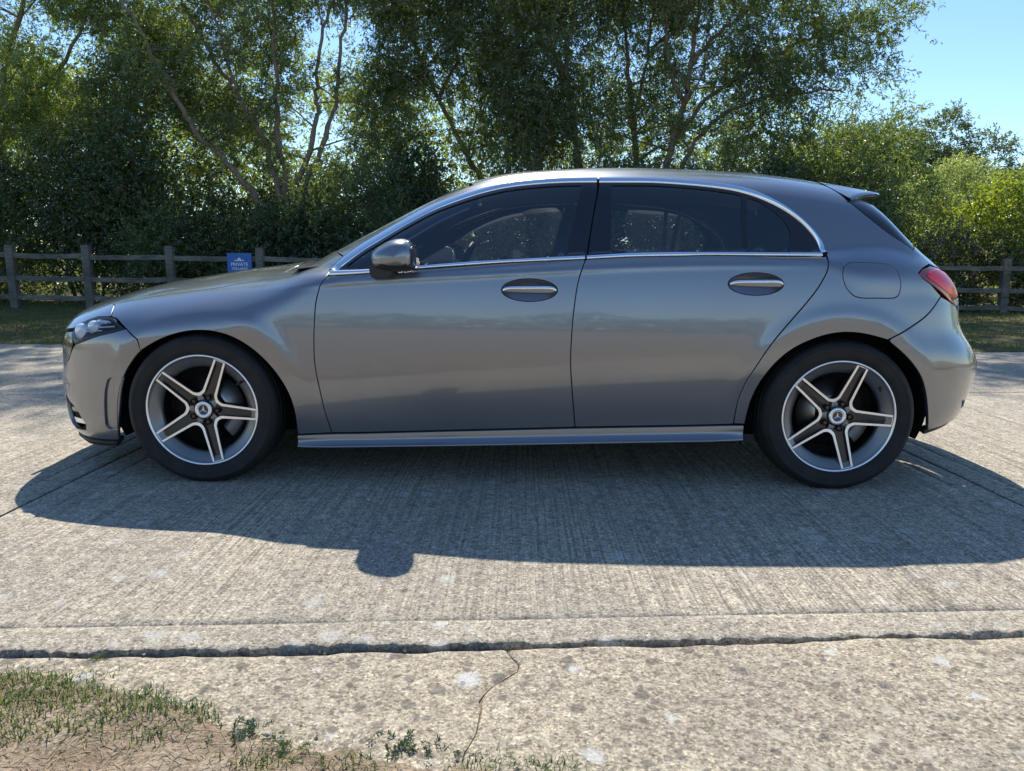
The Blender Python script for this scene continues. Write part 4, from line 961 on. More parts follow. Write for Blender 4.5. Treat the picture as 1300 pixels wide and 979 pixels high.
# older concrete in front, lower, split by a crack
old = empty('old_concrete_apron'); tag(old, kind='structure')
def crack_x(y): 
    t = np.clip((-2.26 - y), 0, 6); return -.015 - .06 * sstep(.02, .25, t) * np.where(t > .05, 1, t / .05) + .05 * np.exp(-((t - .10) / .05) ** 2) - .03 * sstep(.2, .5, t) + .012 * (vnoise(y * 9, y * 0, 1., 31) - .5) * 2 + .006 * (vnoise(y * 40, y * 0, 1., 32) - .5)
def old_top(X, Y): return -.005 + .001 * np.clip(X, -1.6, 1.6) + .006 * (vnoise(X, Y, 2.2, 41) - .5) + .003 * (vnoise(X, Y, 14., 42) - .5)
def old_slab(side):
    u = np.concatenate([[0, .004, .012, .03], np.linspace(.06, 4.6, 130)]); v = np.concatenate([[0, .003, .008, .016, .03, .05], np.linspace(.075, 1.2, 40), [1.6, 2.2, 3., 4.]])
    U, Vv = np.meshgrid(u, v, indexing='ij')
    cx = crack_x(-2.26 - Vv); X = cx + side * (.0006 + .0022 * vnoise(Vv, Vv * 0, 12., 33) + U)
    back = jy(0, X) + .009 - .016 * np.clip(vnoise(X, X * 0, 3., 51) - .35, 0, 1) - .009 * vnoise(X, X * 0, 26., 52) - .006 * vnoise(X, X * 0, 80., 54) - .007 * (1 - sstep(-1.0, .3, X))
    Y = back - Vv; Z = old_top(X, Y) - .009 * np.exp(-Vv / .006) - .006 * np.exp(-U / .006)
    Z -= .010 * np.exp(-Vv / .05) * np.clip(vnoise(X, Y, 8., 53) - .5, 0, 1) * 2
    n, k = X.shape; I = np.arange(n * k).reshape(n, k); top = np.stack([X, Y, Z], -1).reshape(-1, 3)
    F = np.stack([I[:-1, :-1], I[1:, :-1], I[1:, 1:], I[:-1, 1:]], -1).reshape(-1, 4)
    if side < 0: F = F[:, ::-1]
    rim = np.concatenate([I[:, 0][::-1], I[0, 1:]]); bot = top[rim].copy(); bot[:, 2] = -.10; b0 = len(top); a = np.arange(len(rim) - 1)
    F = np.vstack([F, np.stack([rim[a], rim[a + 1], b0 + a + 1, b0 + a], 1)])
    return link('slab', mesh_np('slab', np.vstack([top, bot]), F), M_OLD, old)
old_slab(-1); old_slab(1)
# soil verge creeping over the old concrete, to behind the camera
VB = np.array([(-12, -2.42), (-3, -2.36), (-1.6, -2.335), (-1.25, -2.36), (-.95, -2.42), (-.70, -2.50), (-.5, -2.585), (-.32, -2.63), (-.1, -2.665), (.12, -2.705), (.35, -2.80), (.7, -3.0), (1.2, -3.3), (3, -4.2), (6, -5.), (12, -5.5)])
def soil_z(X, Y):
    e = np.interp(X, VB[:, 0], VB[:, 1]) + .05 * (vnoise(X, Y, 9., 61) - .5) + .02 * (vnoise(X, Y, 40., 65) - .5); d = e - Y
    return old_top(X, Y) - .012 + .020 * sstep(-.02, .10, d) + .045 * sstep(.05, .9, d) + .010 * (vnoise(X, Y, 14., 62) - .4) * sstep(0, .05, d) + .004 * (vnoise(X, Y, 60., 63) - .5) + .02 * (vnoise(X, Y, 3., 64) - .5) * sstep(.1, .5, d)
tsheet('soil_verge', np.concatenate([[-60, -30, -12, -6], np.linspace(-2.6, 1.2, 260), [2, 4, 7, 12, 30, 60]]), np.concatenate([[-80, -40, -20, -10, -6, -4.5], np.linspace(-3.6, -2.32, 110)]), soil_z, M_SOIL)

# ------------------------------------------------------------------ foliage tools
def leaf_mat(name, dif, trans, dry=None, gloss=.35, tw=.55, gw=.07):
    m, nt, b = new_mat(name); nt.nodes.remove(b); out = nt.nodes['Material Output']
    ge = N(nt, 'ShaderNodeNewGeometry'); tc = N(nt, 'ShaderNodeTexCoord'); no = N(nt, 'ShaderNodeTexNoise', i_Scale=.9, i_Detail=3.); L(nt, tc, 'Object', no, 'Vector')
    ad = N(nt, 'ShaderNodeMath', operation='MULTIPLY_ADD', n_1=.55); L(nt, ge, 'Random Per Island', ad, 0)
    sb_ = N(nt, 'ShaderNodeMath', operation='MULTIPLY_ADD', n_1=.9, n_2=-.22); L(nt, no, 'Fac', sb_, 0); L(nt, sb_, 0, ad, 2)
    st = lambda c, k: tuple(min(1., v * k) for v in c)
    stops_d = [(.1, st(dif, .62)), (.5, dif), (.85, (dif[0] * 1.5, dif[1] * 1.35, dif[2] * 1.1))]; stops_t = [(.1, st(trans, .55)), (.5, trans), (.85, (min(1, trans[0] * 1.45), trans[1] * 1.2, trans[2]))]
    if dry: stops_d.append((.97, dry)); stops_t.append((.97, st(dry, 1.3)))
    rd1 = ramp(nt, stops_d); rt1 = ramp(nt, stops_t); L(nt, ad, 0, rd1, 'Fac'); L(nt, ad, 0, rt1, 'Fac')
    d = N(nt, 'ShaderNodeBsdfDiffuse'); t = N(nt, 'ShaderNodeBsdfTranslucent'); g_ = N(nt, 'ShaderNodeBsdfGlossy'); g_.inputs['Roughness'].default_value = gloss; g_.inputs[0].default_value = (.85, .9, 1., 1)
    L(nt, rd1, 0, d, 0); L(nt, rt1, 0, t, 0)
    m1 = N(nt, 'ShaderNodeMixShader'); m1.inputs[0].default_value = tw; L(nt, d, 0, m1, 1); L(nt, t, 0, m1, 2)
    m2 = N(nt, 'ShaderNodeMixShader'); m2.inputs[0].default_value = gw; L(nt, m1, 0, m2, 1); L(nt, g_, 0, m2, 2); L(nt, m2, 0, out, 0)
    return m
def unit(v): return v / (np.linalg.norm(v, axis=-1, keepdims=True) + 1e-9)
def leaves_mesh(name, O, D, ln, wd, rng):
    """one diamond-shaped, slightly folded leaf per row"""
    n = len(O); D = unit(D); r = unit(rng.normal(size=(n, 3))); s = unit(np.cross(D, r)); w = np.cross(s, D)
    ln = np.asarray(ln).reshape(-1, 1) * (.7 + .6 * rng.random((n, 1))); wd = np.asarray(wd).reshape(-1, 1) * (.7 + .6 * rng.random((n, 1)))
    p0 = O; p2 = O + D * ln - w * ln * .10; mid = O + D * ln * .45 + w * wd * .2
    V = np.stack([p0, mid + s * wd * .5, p2, mid - s * wd * .5], 1).reshape(-1, 3)
    F = np.arange(4 * n).reshape(n, 4)
    return mesh_np(name, V, F, smooth=False)
def twig_leaves(O, D, length, k, rng, droop=.25, spread=.9):
    """leaves along twigs: O,D (n,3)"""
    n = len(O); t = rng.random((n, k)); Lh = length * (.6 + .8 * rng.random((n, 1)))
    P = O[:, None] + D[:, None] * (t * Lh)[..., None] + rng.normal(size=(n, k, 3)) * (.018 * length / .5)
    P[..., 2] -= droop * (t * Lh) ** 2
    ld = D[:, None] * .8 + rng.normal(size=(n, k, 3)) * spread; ld[..., 2] -= droop * 1.2
    return P.reshape(-1, 3), ld.reshape(-1, 3)
def blob_points(n, ells, rng, shell=.55, nz=None):
    """random points in a union of ellipsoids, biased to the outside; nz: noise cut for gaps"""
    w = np.array([e[3] * e[4] * e[5] for e in ells]) ** .75; w /= w.sum(); c = rng.choice(len(ells), n, p=w); E = np.array(ells)[c]
    d = unit(rng.normal(size=(n, 3))); r = np.maximum(rng.random(n) ** (1 / 3.), rng.random(n) * (shell > rng.random(n)))
    P = E[:, :3] + d * r[:, None] * E[:, 3:6]
    if nz is not None:
        q = (vnoise(P[:, 0] + P[:, 1] * .7, P[:, 2] - P[:, 1] * .4, nz[0], nz[2]) + vnoise(P[:, 0] - P[:, 1] * .5 + 9, P[:, 2] + P[:, 1] * .3, nz[0] * 2.3, nz[2] + 1) * .5) / 1.5
        P_ok = q > nz[1]; P, d = P[P_ok], d[P_ok]
    return P, d
M_WILLOW = leaf_mat('willow_leaf', (.095, .130, .055), (.27, .37, .055), (.24, .17, .05))
M_WILLOW_LT = leaf_mat('light_willow_leaf', (.12, .165, .05), (.42, .54, .07), (.30, .24, .06))
M_DARKLEAF = leaf_mat('thicket_leaf', (.075, .105, .048), (.15, .23, .035), (.13, .08, .03))
M_BRIGHT = leaf_mat('bright_bush_leaf', (.11, .16, .025), (.36, .46, .03), (.40, .30, .04))
M_SALLOW = leaf_mat('sallow_leaf', (.22, .27, .10), (.46, .56, .13), None)
M_BRAMBLE = leaf_mat('bramble_leaf', (.10, .12, .06), (.24, .27, .06), (.34, .22, .10), .3)
def bark_mat(name, a, b_):
    m, nt, b = new_mat(name); tc = N(nt, 'ShaderNodeTexCoord'); mp = N(nt, 'ShaderNodeMapping'); mp.inputs['Scale'].default_value = (1, 1, .22); L(nt, tc, 'Object', mp, 'Vector')
    n1 = N(nt, 'ShaderNodeTexNoise', i_Scale=26., i_Detail=7., i_Roughness=.7); L(nt, mp, 'Vector', n1, 'Vector')
    r = ramp(nt, [(.3, a), (.7, b_)]); L(nt, n1, 'Fac', r, 'Fac'); L(nt, r, 0, b, 'Base Color'); b.inputs['Roughness'].default_value = .9
    bp = N(nt, 'ShaderNodeBump'); bp.inputs['Distance'].default_value = .03; L(nt, n1, 'Fac', bp, 'Height'); L(nt, bp, 0, b, 'Normal'); return m
M_BARK = bark_mat('willow_bark', (.12, .085, .062), (.33, .25, .185)); M_BARKD = bark_mat('dark_bark', (.04, .033, .028), (.11, .09, .075))
def jitter_path(pts, rng, amp=.05, n=5):
    P = np.array(pts, float); P = np.vstack([2 * P[0] - P[1], P, 2 * P[-1] - P[-2]]); o = []
    for i in range(1, len(P) - 2):
        p0, p1, p2, p3 = P[i - 1:i + 3]
        for t in np.arange(n) / n: o.append(.5 * (2 * p1 + (p2 - p0) * t + (2 * p0 - 5 * p1 + 4 * p2 - p3) * t * t + (3 * p1 - p0 - 3 * p2 + p3) * t ** 3))
    o.append(P[-2]); o = np.array(o); o[1:] += rng.normal(size=o[1:].shape) * amp * .25; return o
def tree(name, label, limbs, y, r0, ells, nt_, leaf, ln, wd, seed, twig=.55, k=16, nz=(.9, .40, 0), droop=.3, bark=None, group=None, side=30, cat='tree', high=None, spread=0.):
    rng = np.random.default_rng(seed); root_x = limbs[0][0][0]; t = empty(name, (root_x, y, 0)); org = np.array([root_x, y, 0.])
    g = Geo(); paths = []
    for li, l in enumerate(limbs):
        yo = rng.normal() * .35; n = len(l)
        pts = [(p[0], y + yo * (i / n) * (1.5 if li else .6), p[1]) for i, p in enumerate(l)]
        if l[0][1] < 2.:
            if spread: pts = [(pts[0][0] + (li - 2) * spread * .6, pts[0][1], pts[0][2])] + pts[1:]
            pts = [(pts[0][0] + (li - 2) * spread, y + rng.normal() * .08, -.25)] + pts
        P = jitter_path(pts, rng, .10); main = l[0][1] < 2.
        rr = np.linspace(r0 * (1 if main else .55), r0 * .22, len(P)) * (1 + .06 * rng.normal(size=len(P)))
        g.tube(P - org, rr, 9); paths.append((P, rr))
    tips = []
    for P, rr in paths:          # side branches
        for q in range(side // len(paths) + 1):
            i = int(rng.integers(len(P) // 3, len(P))); d = unit(np.array([rng.normal(), rng.normal() * .8, .35 + .5 * rng.random()])); Lb = .6 + 1.3 * rng.random()
            Q = np.array([P[i] + d * Lb * s + np.array([0, 0, -.10 * Lb * s * s]) + rng.normal(size=3) * .03 * s for s in np.linspace(0, 1, 6)])
            g.tube(Q - org, np.linspace(max(rr[i] * .45, .012), .005, 6), 5); tips.append(Q)
    g.obj('trunk', bark or M_BARK, t)
    O, d = blob_points(nt_, ells, rng, .5, nz)
    D = unit(d * .7 + rng.normal(size=d.shape) * .55 + np.array([0, 0, -.05]))
    if tips:
        q = rng.integers(0, len(tips), nt_ // 6); s = rng.integers(2, 6, nt_ // 6); T = np.array(tips)[q, s]; O = np.vstack([O, T + rng.normal(size=T.shape) * .10]); D = np.vstack([D, unit(rng.normal(size=T.shape) + [0, 0, .1])])
    P, ld = twig_leaves(O, D, twig, k, rng, droop)
    me = leaves_mesh('crown', P - org, ld, ln, wd, rng); c = link('crown', me, leaf, t)
    if high:
        O2, d2 = blob_points(high[1], high[0], rng, .3, (.55, .40, seed)); P2, l2 = twig_leaves(O2, unit(rng.normal(size=O2.shape)), .8, 10, rng, .1)
        link('upper_crown', leaves_mesh('upper_crown', P2 - org, l2, .16, .06, rng), leaf, t)
    # thin twigs carrying the leaves nearest the outline
    sel = rng.choice(len(O), min(900, len(O)), replace=False); a = O[sel] - org; b_ = a + D[sel] * twig; m = len(sel); w = rng.normal(size=(m, 3)) * .004
    V = np.stack([a - w, a + w, b_], 1).reshape(-1, 3); link('twigs', mesh_np('twigs', V, np.arange(3 * m).reshape(m, 3), False), M_BARKD, t)['kind'] = 'stuff'
    tag(t, label, cat, group); return t
def bush(name, label, x, y, rx, ry, h, nt_, leaf, ln, wd, seed, k=12, twig=.35, group=None, z0=0., nz=(1.4, .33, 0), ells=None, droop=.2, cat='bush'):
    rng = np.random.default_rng(seed); t = empty(name, (x, y, 0)); org = np.array([x, y, 0.])
    E = ells or ([(x, y, z0 + h * .45, rx * .85, ry, h * .5)] + [(x + rng.normal() * rx * .45, y + rng.normal() * ry * .4, z0 + h * (.3 + .5 * rng.random()), rx * (.35 + .25 * rng.random()), ry * .6, h * (.2 + .14 * rng.random())) for _ in range(6)])
    g = Geo()
    for q in range(7):
        a = rng.normal(size=2) * .35; g.tube([np.array([rng.normal() * .15, rng.normal() * .1, -.1]) + np.array([a[0] * s, a[1] * s, 0]) * h * .8 + np.array([rng.normal() * .03, 0, h * .85 * s]) for s in np.linspace(0, 1, 6)], np.linspace(.030, .008, 6), 6)
    g.obj('stems', M_BARKD, t)
    O, d = blob_points(nt_, E, rng, .7, nz); ok = O[:, 2] > z0 + .02; O, d = O[ok], d[ok]
    D = unit(d + rng.normal(size=d.shape) * .5 + [0, 0, .15]); P, ld = twig_leaves(O, D, twig, k, rng, droop)
    P[:, 2] = np.maximum(P[:, 2], .02)
    link('foliage', leaves_mesh('foliage', P - org, ld, ln, wd, rng), leaf, t); tag(t, label, cat, group); return t
# ------------------------------------------------------------------ fence and sign
def wood_mat():
    m, nt, b = new_mat('weathered_timber'); tc = N(nt, 'ShaderNodeTexCoord'); mp = N(nt, 'ShaderNodeMapping'); mp.inputs['Scale'].default_value = (.8, 6., 6.); L(nt, tc, 'Object', mp, 'Vector')
    n1 = N(nt, 'ShaderNodeTexNoise', i_Scale=6., i_Detail=8., i_Roughness=.7); L(nt, mp, 'Vector', n1, 'Vector')
    n2 = N(nt, 'ShaderNodeTexNoise', i_Scale=2.2, i_Detail=4.); L(nt, tc, 'Object', n2, 'Vector')
    r = ramp(nt, [(.28, (.07, .062, .054)), (.5, (.17, .155, .135)), (.75, (.29, .265, .23))]); L(nt, n1, 'Fac', r, 'Fac')
    r2 = ramp(nt, [(.35, (.6, .62, .55)), (.65, (1.1, 1.05, 1.)),]); L(nt, n2, 'Fac', r2, 'Fac'); c = mixc(nt, 1., (r, 0), (r2, 0), 'MULTIPLY'); L(nt, c[0], 2, b, 'Base Color'); b.inputs['Roughness'].default_value = .9
    bp = N(nt, 'ShaderNodeBump'); bp.inputs['Distance'].default_value = .01; L(nt, n1, 'Fac', bp, 'Height'); L(nt, bp, 0, b, 'Normal'); return m
M_WOOD = wood_mat()
def fy(x): return 10.45 + .043 * x
def fz(x): return -.055 - .0055 * x
fence = empty('post_and_rail_fence', (0, 10.45, 0)); tag(fence, 'weathered wooden post and rail fence running along the back of the grass', 'fence')
px = [-20.7, -19.1, -17.5, -15.9, -14.3, -12.7, -11.2, -9.63, -8.22, -6.67, -4.99] + [-3.3 + 1.6 * i for i in range(8)] + [9.52, 11.2, 12.9, 14.5, 16.1, 17.7, 19.3, 20.9]
rngf = np.random.default_rng(3)
for i, x in enumerate(px):
    g = Geo(); zt = 1.17 + fz(x) + rngf.normal() * .012; R = Matrix.Rotation(rngf.normal() * .012, 3, 'Y')
    g.box((0, 0, (zt - .3) / 2), (.145, .12, zt + .3), R=R, bev=.008); g.box((0, 0, zt + .004), (.13, .105, .012), R=R, bev=.004)
    g.obj('post', M_WOOD, fence, (x, fy(x) - 10.45, 0))
for x0, x1 in zip(px, px[1:]):
    for zc in (.975, .545, .20):
        g = Geo(); a = np.array([x0 + .03, fy(x0) - 10.45 - .02, zc + fz(x0) + rngf.normal() * .010]); b_ = np.array([x1 - .03, fy(x1) - 10.45 - .02, zc + fz(x1) + rngf.normal() * .010]); P = []
        for t in np.linspace(0, 1, 7):
            c = a + (b_ - a) * t; c[2] += rngf.normal() * .004 - .012 * math.sin(math.pi * t); hh = .044 + .002 * rngf.normal()
            P.append([(c[0], c[1] - .019, c[2] - hh), (c[0], c[1] - .019, c[2] + hh - .006), (c[0], c[1] - .012, c[2] + hh), (c[0], c[1] + .019, c[2] + hh), (c[0], c[1] + .019, c[2] - hh)])
        g.grid(P, 0, False, close_v=True); g.obj('rail', M_WOOD, fence)
sx = -5.35; sy = fy(sx) - .062
M_BLUE = simple('sign_blue', (.012, .12, .42), .35); M_SWHITE = simple('sign_white', (.72, .76, .80), .5)
sign = empty('private_sign', (sx, sy, .75)); tag(sign, 'blue rectangular PRIVATE sign fixed to the fence above the car bonnet', 'sign')
g = Geo(); g.box((0, 0, 0), (.47, .008, .60), bev=.003); g.obj('sign_board', M_BLUE, sign)
def text(body, size, loc, parent, mat):
    c = bpy.data.curves.new('lettering', 'FONT'); c.body = body; c.size = size; c.align_x = 'CENTER'; c.align_y = 'CENTER'; c.offset = size * .02; c.fill_mode = 'BOTH'
    tmp = bpy.data.objects.new('tmp', c); COL.objects.link(tmp); dg = bpy.context.evaluated_depsgraph_get(); dg.update()
    me = bpy.data.meshes.new_from_object(tmp.evaluated_get(dg)); bpy.data.objects.remove(tmp); bpy.data.curves.remove(c)
    return link('lettering', me, mat, parent, loc, (math.pi / 2, 0, 0))
text('PRIVATE', .088, (0, -.0065, .085), sign, M_SWHITE); text('YOLLAND', .066, (0, -.0065, .005), sign, M_SWHITE)
g = Geo()    # winged crest above the words
def flat(poly): g.add([(x, -.0065, z) for x, z in poly], [tuple(range(len(poly)))])
flat([(-.045, .150), (-.035, .19), (-.012, .215), (.012, .212), (.034, .188), (.045, .150), (.02, .143), (.0, .158), (-.02, .143)])
for s in (-1, 1): flat([(s * .05, .148), (s * .052, .176), (s * .095, .163), (s * .10, .155)][::s])
g.obj('crest', M_SWHITE, sign)

# ------------------------------------------------------------------ trees and bushes
TR = {
 'clump': [
  [(-5.01,1.27), (-4.84,2.08), (-4.75,2.52), (-4.39,3.38), (-4.27,3.98), (-4.28,4.48), (-4.08,5.59), (-3.84,6.30), (-3.70,7.21)],
  [(-4.96,1.27), (-4.72,2.08), (-4.52,2.67), (-4.07,3.69), (-3.90,4.37), (-3.75,5.45), (-3.62,6.30), (-3.50,7.36)],
  [(-5.10,1.27), (-5.56,2.16), (-6.19,3.02), (-6.60,3.42), (-6.82,3.97), (-7.15,4.71), (-7.41,5.34), (-7.91,6.29), (-8.23,7.05)],
  [(-5.05,1.27), (-5.21,2.62), (-5.44,3.37), (-5.97,4.31), (-6.50,5.00), (-6.90,5.86), (-7.14,6.29), (-7.39,7.20)],
  [(-5.97,4.31), (-5.99,4.57), (-6.17,5.25), (-6.44,6.15), (-6.58,7.06)],
  [(-5.03,1.27), (-5.09,3.11), (-5.14,4.27), (-5.16,5.58), (-5.20,6.30), (-5.23,7.36)]],
 'mid': [[(-0.42,1.49), (-0.87,2.64), (-1.32,3.39), (-1.90,4.49), (-2.39,5.57), (-2.66,6.25), (-2.94,7.20)], [(-1.90,4.49), (-1.57,5.26), (-1.43,6.24), (-1.34,7.20)]],
 'fork': [[(1.40,1.50), (1.24,3.08), (1.08,3.95), (0.93,4.90), (0.64,5.41), (0.37,5.68), (-0.10,6.44)], [(0.93,4.90), (1.01,5.94), (1.06,6.44), (1.14,7.38)], [(0.48,1.49), (0.34,3.03), (0.22,4.21), (-0.09,5.33), (-0.18,6.44)]],
 'slim': [[(2.73,1.52), (2.47,4.23), (2.33,5.16), (2.18,6.12), (2.08,7.12)], [(2.55,3.63), (2.53,4.23), (2.76,5.43), (2.89,6.64), (2.96,7.61)], [(2.76,5.43), (3.15,5.91), (3.63,6.39), (3.88,6.97)]],
 'spread': [[(3.13,1.50), (3.17,3.07), (3.45,4.35), (3.57,5.07), (3.64,6.09), (3.68,7.15)], [(3.23,3.32), (3.27,3.50), (3.99,4.45), (5.03,5.04), (5.76,5.54), (6.58,5.78), (7.58,5.62)], [(3.23,2.35), (3.56,3.19), (4.05,3.91), (4.72,4.29), (5.67,4.50), (6.68,4.54)], [(3.57,5.07), (4.01,5.61), (4.72,6.24), (5.25,7.01)], [(3.45,4.35), (3.11,5.13), (3.00,5.92), (3.04,6.85)]],
 'edge': [[(-12.4,1.4), (-12.2,3.0), (-11.6,4.6), (-11.0,6.4), (-10.7,7.6)], [(-12.2,3.0), (-11.2,4.2), (-10.0,5.2), (-9.2,6.6)]],
}
G_T = 'willow trees behind the fence'; WL = dict(k=21, ln=.105, wd=.026, group=G_T)
tree('willow_tree', 'multi-stemmed willow with pale brown leaning stems behind the PRIVATE sign', TR['clump'], 12.0, .078,
     [(-6.8, 13.2, 5.2, 1.9, 1.1, 1.3), (-4.2, 13.2, 6.0, 1.8, 1.1, 1.5), (-8.2, 12.8, 4.3, 1.3, 1.0, 1.1), (-5.2, 13.4, 7.8, 3., 1.6, 1.3), (-3.3, 12.9, 4.2, .8, .8, 1.0), (-6.6, 13.2, 3.6, 1.8, .8, 1.1), (-7.9, 13.2, 6.4, 1.4, 1., 1.0), (-7.3, 13.4, 4.6, 1.6, 1., 1.2), (-5.2, 13.5, 4.8, 1.5, .9, 1.3), (-3.9, 13.7, 4.1, 1.3, .8, 1.1), (-3.4, 13.7, 5.4, 1.1, .8, 1.2)], 6000, M_WILLOW, seed=11, side=44, nz=(.8, .36, 1), spread=.16, high=([(-6.2, 13, 9.6, 3., 1.6, 1.8), (-4.6, 13.2, 11.6, 2.4, 1.5, 1.6), (-6.6, 13., 12.6, 2.2, 1.4, 1.4), (-5.2, 13.2, 13.9, 1.8, 1.3, 1.2), (-7.6, 13.2, 11.2, 1.8, 1.3, 1.3)], 2300), **WL)
tree('willow_tree', 'light green willow crown filling the far left top corner', TR['edge'], 13.2, .12,
     [(-10.6, 13.3, 5.2, 2.0, 1.4, 1.6), (-12.2, 13.2, 4.0, 1.6, 1.2, 1.6), (-9.2, 13.6, 6.2, 1.6, 1.3, 1.2), (-10.5, 13.6, 7.6, 2.6, 1.5, 1.2), (-9.6, 13.0, 3.6, 1.3, .9, 1.2), (-11.2, 13.0, 3.4, 1.6, .9, 1.2), (-8.9, 13.4, 5.0, 1.3, 1., 1.4)], 4800, M_WILLOW_LT, seed=12, side=30, nz=(.9, .33, 3), high=([(-10, 13.4, 9.6, 2.6, 1.6, 1.8), (-9, 13.4, 11.6, 2.2, 1.5, 1.5)], 800), **WL)
tree('willow_tree', 'willow with one thin stem leaning left above the windscreen', TR['mid'], 13.4, .085,
     [(-1.9, 13.5, 5.7, 1.5, 1.1, 1.5), (-.9, 13.6, 4.3, 1.2, 1.0, 1.1), (-2.6, 13.6, 7.4, 1.8, 1.4, 1.2), (-.5, 13.7, 6.6, 1.3, 1.1, 1.3), (-2.9, 13.6, 4.6, 1.1, .9, 1.3)], 3440, M_WILLOW, seed=13, side=24, nz=(1., .40, 5), **WL)
tree('willow_tree', 'dense dark willow with a forked trunk above the door pillar', TR['fork'], 13.0, .115,
     [(.3, 13.1, 5.2, 1.4, 1.0, 1.7), (1.0, 13.2, 3.7, 1.2, 1.0, 1.0), (.6, 13.4, 7.2, 2.0, 1.3, 1.3), (-.5, 13.0, 4.2, 1.0, .9, 1.5)], 3360, M_WILLOW, seed=14, side=26, nz=(1., .36, 7), **WL)
tree('willow_tree', 'slim upright willow stems rising above the rear door', TR['slim'], 13.6, .085,
     [(2.4, 13.6, 5.7, 1.1, 1.0, 1.5), (2.6, 13.6, 3.8, 1.2, 1.0, 1.0), (2.5, 13.8, 7.4, 1.6, 1.3, 1.2)], 1760, M_WILLOW, seed=15, side=26, nz=(1.1, .46, 9), **WL)
tree('willow_tree', 'spreading willow whose long limbs reach right against open sky', TR['spread'], 12.8, .10,
     [(4.0, 12.9, 5.9, 1.3, 1.0, 1.4), (5.4, 12.8, 5.3, 1.3, .9, 1.0), (6.6, 12.8, 5.2, 1.2, .9, .8), (5.4, 12.9, 4.1, 1.6, .9, .8), (7.3, 12.8, 5.75, .9, .6, .5), (6.8, 12.9, 6.7, 1.2, .8, .9), (4.6, 13.0, 7.2, 1.8, 1.1, 1.1), (6.7, 12.9, 3.7, 1.2, .9, .8), (3.6, 12.9, 3.4, 1.2, .9, .8), (6.0, 13.3, 3.5, 1.5, .8, .8), (7.7, 13.3, 3.7, 1.0, .8, .9)], 3800, M_WILLOW, seed=16, side=46, nz=(1.1, .42, 11), high=([(4.0, 13, 9.4, 2.2, 1.5, 1.8), (4.6, 13, 11.8, 1.9, 1.4, 1.7), (2.6, 13, 12.2, 1.7, 1.3, 1.4), (3.6, 13, 13.8, 1.5, 1.2, 1.2), (5.8, 13, 10.6, 1.6, 1.2, 1.3)], 2000), **WL)
# thicket behind the fence
M_THICKET2 = leaf_mat('hawthorn_leaf', (.085, .112, .040), (.19, .27, .03), (.20, .13, .04))
G_B = 'dark shrubs massed behind the fence'
TH = [(-13.2, 12.0, 1.7, .9, 3.6), (-11.3, 11.9, 1.6, .9, 2.9), (-9.4, 12.1, 1.6, .9, 3.9), (-7.5, 12.1, 1.6, .9, 3.2), (-5.4, 12.9, 1.5, .7, 3.0), (-3.3, 12.1, 1.3, .9, 3.1), (-2.2, 12.5, 1.0, .8, 3.5), (-.3, 12.2, 1.5, .9, 2.7), (1.6, 12.3, 1.4, .9, 2.9), (3.6, 12.2, 1.4, .9, 2.9), (5.5, 12.4, 1.4, .9, 3.2), (7.0, 12.6, 1.2, .9, 3.3), (-4.6, 11.35, 1.3, .5, 1.9), (-6.6, 11.4, 1.2, .5, 1.8)]
TL = ['at the far left edge of the picture', 'behind the leftmost fence post', 'behind the second fence post from the left', 'between the second and third fence posts', 'right behind the PRIVATE sign', 'above the rear end of the bonnet', 'tall and narrow above the door mirror', 'seen over the front of the roof', 'seen over the middle of the roof', 'seen over the rear door and roof', 'seen over the rear roof end', 'next to the pale bush on the right', 'low, in front of the leaning willow stems', 'low, just left of the PRIVATE sign']
for q, ((x, y, rx, ry, h), l) in enumerate(zip(TH, TL)):
    bush('shrub', 'dark leafy shrub ' + l, x, y, rx, ry, h, int(900 * h) + 300, [M_DARKLEAF, M_WILLOW, M_DARKLEAF, M_THICKET2][q % 4] if q != 11 else M_WILLOW, [.072, .085, .066, .078][q % 4], [.040, .026, .044, .036][q % 4], 100 + q, group=G_B, nz=(1.0, .27, q), k=[12, 14, 10, 12][q % 4], twig=[.35, .5, .3, .42][q % 4])
# right-hand side
M_BGTREE = leaf_mat('grey_green_leaf', (.10, .13, .075), (.18, .25, .06), None)
tree('background_tree', 'grey-green tree with a pointed top behind the pale bush', [[(15.6, 1.5), (15.8, 3.2), (16.1, 4.4), (16.3, 5.4)], [(15.8, 3.2), (14.8, 4.2), (14.3, 4.8)]], 26., .16,
     [(14.2, 26, 4.8, 1.8, 1.4, 1.4), (16.3, 26, 5.5, .9, .9, 1.25), (18.2, 26, 4.7, .8, .8, 1.2), (15.6, 26, 3.6, 3.4, 1.6, 1.6), (12.0, 26, 4.6, 1.8, 1.2, 1.5), (18.9, 26, 3.4, 1.1, 1., 1.)], 4200, M_BGTREE, .13, .050, 31, twig=.45, k=14, side=2, nz=(.9, .26, 13), droop=.1)
bush('sallow_bush', 'pale yellow-green rounded bush behind the rear window', 12.3, 18., 1.7, 1.4, 3.9, 3800, M_SALLOW, .085, .030, 41, k=14, nz=(1.2, .26, 15), ells=[(12.3, 18, 2.3, 1.5, 1.2, 1.45), (12.5, 18, 3.0, 1.0, .9, .8), (11.2, 18, 1.7, 1.0, 1., 1.2), (13.5, 18, 1.7, 1.0, 1., 1.3)])
bush('leafy_bush', 'glossy green bush at the right edge above the fence', 10.6, 12.2, 1.3, 1.0, 3.0, 2300, M_BRIGHT, .075, .042, 42, k=12, nz=(1.5, .28, 17), ells=[(10.7, 12.2, 1.8, 1.25, .9, 1.0), (11.0, 12.2, 2.6, .8, .7, .55), (9.8, 12.2, 1.5, .7, .7, .7), (11.2, 12.3, .9, 1.0, .7, .8)])
